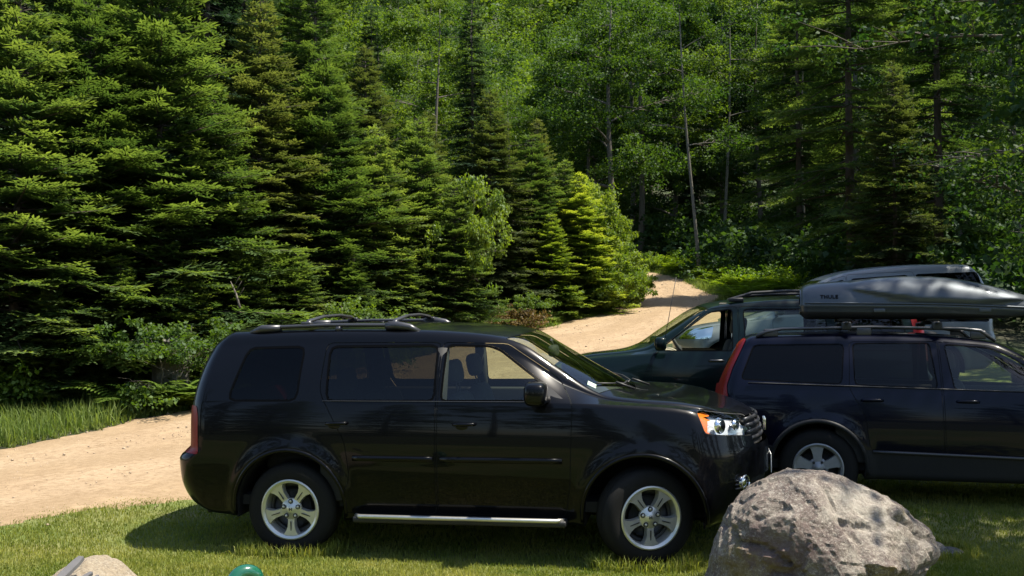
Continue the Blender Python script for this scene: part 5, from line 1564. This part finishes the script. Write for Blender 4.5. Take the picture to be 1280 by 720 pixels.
for i, (px, y, pr, s) in enumerate([(790, 60, DA, 1.1), (845, 56, DB, 1.1), (905, 56, DA, 1.0), (950, 53, DB, 1.05), (1030, 50, DA, 1.0), (875, 66, DA, 1.2), (985, 58, DA, 1.2), (1070, 50, DA, 1.1), (1140, 42, DB, 1.1), (1200, 38, DA, .95), (1270, 36, DB, 1.0), (1100, 60, DA, 1.2), (1220, 52, DA, 1.2), (1330, 44, DA, 1.1), (815, 74, DA, 1.2), (930, 76, DA, 1.3), (1400, 36, DA, 1.0), (1360, 28, DB, .9)]):
    plant('leafy_tree', pr, X_(px, y), y, dl_labels[i], s=s, rz=i * 1.9, group='leafy trees of the shaded wood')
plant('birch_tree', BI, X_(872, 41), 41, 'slim pale-trunked tree leaning left at the edge of the shaded wood', rz=.5, s=.92, tilt=(0, -.05))
plant('birch_tree', BI, X_(908, 50), 50, 'straight pale-trunked tree just right of the leaning one', rz=3.5, s=1.1)
plant('birch_tree', BI, X_(1010, 46), 46, 'slender grey trunk deep in the shade behind the hemlock', rz=5.2, s=.9)
plant('hemlock_tree', HM, X_(1065, 33), 33, 'large hemlock with dark bare trunk and flat layered boughs above the silver roof', rz=.8, s=1.05)
plant('hemlock_tree', HM, X_(1000, 42), 42, 'hemlock with pale hanging boughs left of the large hemlock', rz=2.9, s=.95)
plant('hemlock_tree', HM, X_(1175, 30), 30, 'dark hemlock behind the light-leaved branches on the right', rz=4.4, s=.95)
plant('fir_tree', FD, X_(1120, 27), 27, 'young dark fir in shade behind the roof of the silver vehicle', rz=1.1, s=.75)
plant('maple_tree', YM, X_(1330, 20), 20, 'light-leaved maple hanging over the right edge of the picture', rz=1.2, s=1.02)
plant('maple_tree', YM, X_(1420, 23), 23, 'leafy maple just outside the right edge, its twigs reaching in', rz=3.9, s=1.1)
# --- trees right of the parked cars, they keep the wagon in shade
for i, (x, y, pr, s) in enumerate([(7.9, 8.6, DB, .95), (9.6, 12.0, DA, .9), (10.6, 16.5, DA, 1.0), (13, 9, DA, 1.0)]):
    plant('leafy_tree', pr, x, y, ['bushy shade tree nearest the right side of the blue wagon', 'tall shade tree right of the green SUV, outside the frame', 'tall shade tree right of the silver vehicle, outside the frame', 'tall shade tree farthest right of the parked cars'][i], s=s, rz=i * 2.2, group='shade trees right of the cars')
# --- the rest of the wood, then a ring behind the viewer added for reflections
wl = 'tree of the far wood on the slope'
g = np.random.default_rng(8)
for y in np.arange(60, 128, 9.5):
    half = y * .56 + 8
    for x in np.arange(-half, half, 7.5 if y < 90 else 10):
        xx, yy = x + g.uniform(-2.5, 2.5), y + g.uniform(-4, 4)
        if y < 62 and -10 < xx < 4: continue
        if yy < 122 and 595 < 640 + 1300 * xx / yy < 715: continue
        pr = (DA, MB_, DB, MA, FA, SP)[int(g.integers(0, 6))]
        plant('leafy_tree' if pr not in (FA, SP) else 'fir_tree', pr, xx, yy, wl, s=float(g.uniform(.85, 1.2)), rz=float(g.uniform(0, 6)), group='trees of the far wood')
for i in range(18):  # added out of view so the car flanks mirror something dark
    a = math.pi * (1.0 + i / 17); rr = g.uniform(17, 24)
    xx, yy = rr * 1.15 * math.cos(a), -1 + rr * math.sin(a)
    if abs(xx) < 1: xx += 2
    plant('fir_tree', (FA, FB, DA, SP)[i % 4], xx, yy, 'unseen tree added behind the viewer to darken the car reflections', s=float(g.uniform(.9, 1.2)), rz=i, group='unseen trees added for the reflections')

# ------------------------------------------------------------------ shrubs, ferns
FG = Proto.__new__(Proto); FG.trunk = FC.trunk; FG.crown = FC.crown.copy(); FG.crown.materials.clear(); FG.crown.materials.append(M['fir_bright'])
plant('fir_tree', FG, X_(726, 30.8), 30.8, 'bright yellow-green young fir at the inside of the road bend', rz=.4, s=.72, sz=.60)
plant('roadside_shrub', SB, X_(757, 31.4), 31.4, 'rounded bright yellow-green leafy shrub right of the bright young fir', 'shrub', s=.80, sz=1.02, rz=2.0)
plant('roadside_shrub', SB, X_(776, 33.0), 33.0, 'bright yellow-green leafy shrub touching the sandy edge of the bend', 'shrub', s=.62, sz=.85, rz=2.4)
plant('roadside_shrub', SB, X_(742, 32.6), 32.6, 'leafy yellow-green shrub behind the bright young firs', 'shrub', s=.75, sz=1.25, rz=.9)
plant('fir_tree', FG, X_(690, 29.6), 29.6, 'bright young fir left of the road bend, above the low bushes', rz=5.0, s=.50, sz=.44)
plant('maple_sapling', SA, X_(588, 25.6), 25.6, 'yellow-leaved sapling among the firs behind the black roof', 'sapling', s=.62, sz=1.15, rz=3.0)
plant('maple_sapling', UN, X_(425, 20.4), 20.4, 'pale green leafy sapling above the roof rails of the black car', 'sapling', s=.95, rz=1.0)
def fern_proto(seed):
    g = np.random.default_rng(seed); Vs, Ts = [], []
    for f in range(11):
        az = g.uniform(0, 6.28); L = g.uniform(.6, 1.0); e = g.uniform(.7, 1.25)
        hd = np.array([math.cos(az), math.sin(az), 0]); sd = np.array([-math.sin(az), math.cos(az), 0])
        s = np.repeat(np.linspace(.12, 1, 17), 2); sg = np.tile([1., -1.], 17)
        P = hd * (np.cos(e) * L * s + .25 * L * s ** 2)[:, None] + np.array([0, 0, 1.]) * (np.sin(e) * L * s - .42 * L * s ** 2.4)[:, None]
        D = norm(hd * .45 + sd * sg[:, None] + np.array([0, 0, -.12]))
        l = .26 * L * np.sin(math.pi * np.clip(s * .85 + .14, 0, 1)) ** .8 + .02
        V, _, t_ = rhombs(P, D, norm(np.cross(D, [0, 0, 1.])), l, np.full(len(s), .05), np.clip(.3 + .4 * s + g.normal(0, .1, len(s)), 0, 1))
        Vs.append(V); Ts.append(t_)
    V = np.concatenate(Vs); return V, np.concatenate(Ts)
FV = [fern_proto(i) for i in range(4)]
def scatter(name, spots, protos, mat, seed, smin, smax, kind='stuff'):
    """many small plants nobody could count, joined into one mesh"""
    g = np.random.default_rng(seed); Vs, Ts = [], []
    for x, y in spots:
        V, T = protos[int(g.integers(0, len(protos)))]
        s = g.uniform(smin, smax); a = g.uniform(0, 6.28); c, n_ = math.cos(a) * s, math.sin(a) * s
        W = np.stack([V[:, 0] * c - V[:, 1] * n_ + x, V[:, 0] * n_ + V[:, 1] * c + y, V[:, 2] * s + tz(x, y)], 1)
        Vs.append(W); Ts.append(np.clip(T + g.normal(0, .12), 0, 1))
    V = np.concatenate(Vs)
    return tag(from_arrays(name, V, np.arange(len(V)).reshape(-1, 4), mat, tone=np.concatenate(Ts)), kind=kind)
g = np.random.default_rng(21)
def along(side_, y0, y1, n, d0, d1):
    out = []
    for q in range(n):
        y = g.uniform(y0, y1); i = int(np.argmin(np.abs(cl[:, 1] - y)))
        w = (-eL[i] - g.uniform(d0, d1)) if side_ < 0 else (eR[i] + g.uniform(d0, d1))
        out.append((cl[i, 0] + nr[i, 0] * w, cl[i, 1] + nr[i, 1] * w))
    return out
right_bank = [(x, y) for x, y in along(1, 33, 47, 260, .5, 4.5) if y > 30]
scatter('fern_undergrowth', [p for p in right_bank] + along(-1, 15.5, 24, 90, 1.4, 3.2), FV, M['fern'], 1, .7, 1.3)['label'] = 'bright ferns on the roadside banks'
def small_leafy(seed, H=.6, R0=.4):
    g = np.random.default_rng(seed); C = g.normal(0, 1, (9, 3)) * np.array([R0 * .6, R0 * .6, H * .25]) + np.array([0, 0, H * .6])
    V, _, t_ = leaf_arrays(C, g, 26, np.full(9, .16), .075, .6, .4); return V, t_
LV = [small_leafy(i + 30) for i in range(4)]
scatter('leafy_undergrowth', along(-1, 14, 31, 120, 1.8, 3.2) + along(-1, 14, 31, 130, 2.6, 6) + along(1, 36, 48, 120, .7, 5), LV, M['fern'], 2, .6, 1.35)['label'] = 'leafy undergrowth under the roadside firs'
for i, (px, y, s) in enumerate([(596, 26.2, .55), (652, 27.7, .65), (702, 29.6, .6), (330, 18.6, .7), (270, 17.8, .6)]):
    plant('leafy_bush', UN, X_(px, y), y, ['low bush behind the front edge of the black roof', 'low bush at the sandy road edge, left of the road bend', 'low bush below the bright roadside shrub', 'low bush just over the rear roof corner of the black car', 'low bush by the road, left of the black car'][i], 'bush', s=s, rz=i)
wood_floor = [(g.uniform(5.5, 40), g.uniform(38, 75)) for q in range(900)]
wood_floor = [(x, y) for x, y in wood_floor if x > 8.2 or y > 50] + [(g.uniform(11, 24), g.uniform(17, 38)) for q in range(260)]
V18 = []
for i in range(3):
    gg = np.random.default_rng(60 + i); C = gg.normal(0, 1, (12, 3)) * np.array([.7, .7, .35]) + np.array([0, 0, .8])
    V, _, t_ = leaf_arrays(C, gg, 22, np.full(12, .4), .17, .6, .25); V18.append((V, t_))
scatter('wood_undergrowth', wood_floor, V18, M['darkleaf'], 9, .7, 1.5)['label'] = 'dark leafy undergrowth on the floor of the shaded wood'
V19 = []
for i in range(4):
    gg = np.random.default_rng(80 + i); C = gg.normal(0, 1, (40, 3)) * np.array([1.7, 1.7, 2.2]) + np.array([0, 0, 6.5])
    V, _, t_ = leaf_arrays(C, gg, 16, np.full(40, 1.1), .75, .7, .35); V19.append((V, t_))
far = []
for y in np.arange(128, 215, 7.5):
    for x in np.arange(-y * .6, y * .6, 6.5): far.append((x + g.uniform(-2, 2), y + g.uniform(-3, 3)))
V20, near_ = [], []
for i in range(3):
    gg = np.random.default_rng(90 + i); C = gg.normal(0, 1, (60, 3)) * np.array([1.7, 1.7, 2.0]) + np.array([0, 0, 5.5])
    V, _, t_ = leaf_arrays(C, gg, 40, np.full(60, .9), .26, .7, .35); V20.append((V, t_))
for y in np.arange(64, 128, 5):
    for x in np.arange(-6, 13, 4.0):
        xx = x * y / 100; near_.append((xx + g.uniform(-1.5, 1.5), y + g.uniform(-2, 2)))
scatter('hillside_trees', near_, V20, M['maple'], 11, .7, 1.2)['label'] = 'leafy young wood on the slope below the hill'
scatter('far_forest', far, V19, M['maple'], 10, .7, 1.3)['label'] = 'distant leafy forest covering the hillside'
for i, (px, y, s) in enumerate([(194, 16.7, .95), (230, 16.8, .95)]):
    plant('leafy_bush', UN, X_(px, y), y, ['low bush hiding the left side of the grey roadside rock', 'low bush hiding the right side of the grey roadside rock'][i], 'bush', s=s, rz=i * 2)
# brown dry bracken heap
V, T = LV[0]
M['dry_leaf'] = leafmat('dry_bracken', (.10, .065, .03), (.24, .16, .07), .3, .03)
o = scatter('dry_bracken', [(X_(640, 27.6) + g.normal(0, .5), 27.4 + g.normal(0, .3)) for q in range(16)], LV, M['dry_leaf'], 5, .6, 1.0); o['label'] = 'brown dry bracken at the road edge behind the black car'
scatter('bank_ferns', [(X_(213, 16.5) + g.normal(0, .28), 16.5 + g.normal(0, .2)) for q in range(12)], FV, M['fern'], 31, .8, 1.2)['label'] = 'ferns growing in front of the grey roadside rock'
# white flower heads
h = MB()
for q in range(14):
    x, y = X_(400, 18.7) + g.normal(0, .22), 18.7 + g.normal(0, .2); z = tz(x, y)
    top_ = (x + g.normal(0, .05), y, z + g.uniform(.75, 1.05))
    h.tube([(x, y, z), top_], .005, 4, mi=1)
    for w in range(5): h.ell((top_[0] + g.normal(0, .03), top_[1] + g.normal(0, .03), top_[2] + g.normal(0, .012)), (.026, .026, .012), 1, 6, 4)
tag(h.build('white_flowers', [M['white_print'], M['fern']]), 'white flower heads above the rear roof rail of the black car', kind='stuff')
k = 17.4 / 1300
o = rock('roadside_rock', (X_(213, 17.4), 17.4, 0), [(x * k, z * k) for x, z in [(-17, -6), (-14, 6), (-2, 9), (12, 7), (17, 0), (22, -40), (26, -75), (-24, -75), (-19, -40)]], .2, M['grey_stone'], 21, 4, .4)
o.location.z = 1.75 - (428 - 412) * k
tag(o, 'grey rock showing among the undergrowth under the left firs', 'rock')
# fallen dead branches under the firs
for i, (p, q, lb) in enumerate([((300, 385, 18.6), (288, 352, 18.9), 'thin dead stick rising among the left firs')]):
    a, b = Vector(at(*p)), Vector(at(*q)); mb = MB()
    mb.tube([a, a.lerp(b, .4) + Vector((0, 0, .05)), b], [.028, .02, .008], 6)
    for t_ in (.3, .55, .75): mb.tube([a.lerp(b, t_), a.lerp(b, t_) + Vector((.15, -.1, .22))], [.01, .004], 4)
    tag(mb.build('dead_branch', M['grey_bark']), lb, 'branch')

# ------------------------------------------------------------------ grass
def blades(name, x, y, h, w, mat, seed, tone, lean=.35, z=None, seg2=True):
    g = np.random.default_rng(seed); n = len(x)
    z = terr(x, y) + .015 if z is None else z
    a = g.uniform(0, 6.28, n); f = g.uniform(0, 6.28, n); ln = h * np.abs(g.normal(0, lean, n))
    wx, wy = np.cos(a) * w / 2, np.sin(a) * w / 2; lx, ly = np.cos(f) * ln, np.sin(f) * ln
    b0 = np.stack([x - wx, y - wy, z], 1); b1 = np.stack([x + wx, y + wy, z], 1)
    m0 = np.stack([x - wx * .8 + lx * .3, y - wy * .8 + ly * .3, z + h * .58], 1); m1 = np.stack([x + wx * .8 + lx * .3, y + wy * .8 + ly * .3, z + h * .58], 1)
    tp = np.stack([x + lx, y + ly, z + h * np.sqrt(np.maximum(.15, 1 - (ln / h) ** 2 * .6))], 1)
    V = np.stack([b0, b1, m1, m0, tp], 1).reshape(-1, 3)
    i = np.arange(n)[:, None] * 5
    F_ = np.concatenate([i + np.array([[0, 1, 2]]), i + np.array([[0, 2, 3]]), i + np.array([[3, 2, 4]])])
    return tag(from_arrays(name, V, F_, mat, tone=np.repeat(tone, 5)), kind='stuff')
g = np.random.default_rng(5)
n = 300000
y = 6.6 + 6.4 * g.random(n) ** 1.5; x = g.uniform(-1, 1, n) * (y * .52 + .4)
e = lawn_edge(y); ok = x > e + .06 + g.normal(0, .20, n)
x, y = x[ok], y[ok]
patch = np.array([noise.noise((a * 1.1, b * 1.1, 0)) for a, b in zip(x, y)])
patch2 = np.array([noise.noise((a * 4.3, b * 4.3, 7)) for a, b in zip(x, y)])
tone = np.clip(.40 + .60 * patch + .30 * patch2 + g.normal(0, .16, len(x)), 0, 1)
thin = g.random(len(x)) < np.clip(1.0 - .5 * np.maximum(0, patch + .1), .4, 1)
x, y, tone, patch = x[thin], y[thin], tone[thin], patch[thin]
edge_d = x - lawn_edge(y)
h = g.uniform(.020, .046, len(x)) * (1 + .35 * patch) * np.clip(.6 + edge_d * 1.2, .5, 1)
o = blades('lawn_grass', x, y, h, g.uniform(.0045, .008, len(x)), M['grass'], 1, tone, .5, terr(x, y) + .02); o['label'] = 'mown lawn grass round the parked cars'
# tall roadside grass
P = np.array(along(-1, 6.5, 31, 36000, -.08, 2.5) + along(1, 32, 48, 9000, -.1, 2.2))
P2 = np.array(along(-1, 6.5, 31, 16000, -.22, .5) + along(1, 30, 48, 4000, -.2, .4))
dn = np.array([noise.noise((a * .8, b * .8, 3)) for a, b in P])
ok = g.random(len(P)) < np.clip(.75 + .8 * dn, .15, 1); P, dn = P[ok], dn[ok]
h = g.uniform(.10, .34, len(P)) * (1 + .5 * dn)
o = blades('roadside_grass', P[:, 0], P[:, 1], h, g.uniform(.008, .016, len(P)), M['tallgrass'], 2, np.clip(.45 + .5 * dn + g.normal(0, .18, len(P)), 0, 1), .45, terr(P[:, 0], P[:, 1]) + .01); o['label'] = 'tall wild grass along the road verges'
o = blades('verge_grass', P2[:, 0], P2[:, 1], g.uniform(.04, .16, len(P2)), g.uniform(.006, .012, len(P2)), M['tallgrass'], 4, np.clip(.5 + g.normal(0, .2, len(P2)), 0, 1), .6, terr(P2[:, 0], P2[:, 1]) + .01); o['label'] = 'short grass along the sandy road edge'
# longer tufts the mower missed, round tyres and stones
fx, fy, fh = [], [], []
wheels_ = []
for c_, xs_ in ((PILOT, (0, 2.775)), (VOLVO, (0, 2.76))):
    for wx in xs_:
        a_ = -c_['th']
        wheels_.append((c_['loc'][0] + wx * math.cos(a_) + .98 * math.sin(a_), c_['loc'][1] + wx * math.sin(a_) - .98 * math.cos(a_), .36, .07))
for bx, by, br, bd in wheels_ + [(2.03, 6.75, .78, .28), (-2.49, 6.15, .34, .2), (-1.5, 5.9, .1, .1), (3.25, 7.95, .22, .15)]:
    m_ = int(3600 * br)
    aa = g.uniform(0, 6.283, m_); rr_ = 1 + g.normal(0, .10, m_)
    fx.append(bx + br * 1.02 * np.cos(aa) * rr_); fy.append(by + np.sin(aa) * (bd + .08) * rr_); fh.append(g.uniform(.04, .15 if bd == .07 else .105, m_))
fx, fy, fh = map(np.concatenate, (fx, fy, fh))
o = blades('tuft_grass', fx, fy, fh, g.uniform(.005, .009, len(fx)), M['grass'], 6, np.clip(.28 + g.normal(0, .2, len(fx)), 0, 1), .5, terr(fx, fy) + .015); o['label'] = 'longer grass tufts round the tyres and stones'
# loose pebbles on the road
n = 4200
i = g.integers(20, 210, n); w = g.uniform(-1, 1, n); wd_ = np.where(w < 0, w * eL[i], w * eR[i])
x = cl[i, 0] + nr[i, 0] * wd_ + g.normal(0, .1, n); y = cl[i, 1] + nr[i, 1] * wd_ + g.normal(0, .1, n); s = g.gamma(1.6, .0045, n) + .004
oc = np.array([(1, 0, 0), (0, 1, 0), (-1, 0, 0), (0, -1, 0), (0, 0, .7), (0, 0, -.4)], float)
V = (oc[None] * g.uniform(.6, 1.3, (n, 6, 1)) * s[:, None, None] + np.stack([x, y, terr(x, y) + .026], 1)[:, None]).reshape(-1, 3)
tri = np.array([(0, 1, 4), (1, 2, 4), (2, 3, 4), (3, 0, 4), (1, 0, 5), (2, 1, 5), (3, 2, 5), (0, 3, 5)])
M['pebble'] = simple('pebble', (.30, .23, .16), .9, var=.4, scale=8)
tag(from_arrays('road_gravel', V, (np.arange(n)[:, None, None] * 6 + tri[None]).reshape(-1, 3), M['pebble']), 'loose stones scattered on the sandy road', kind='stuff')
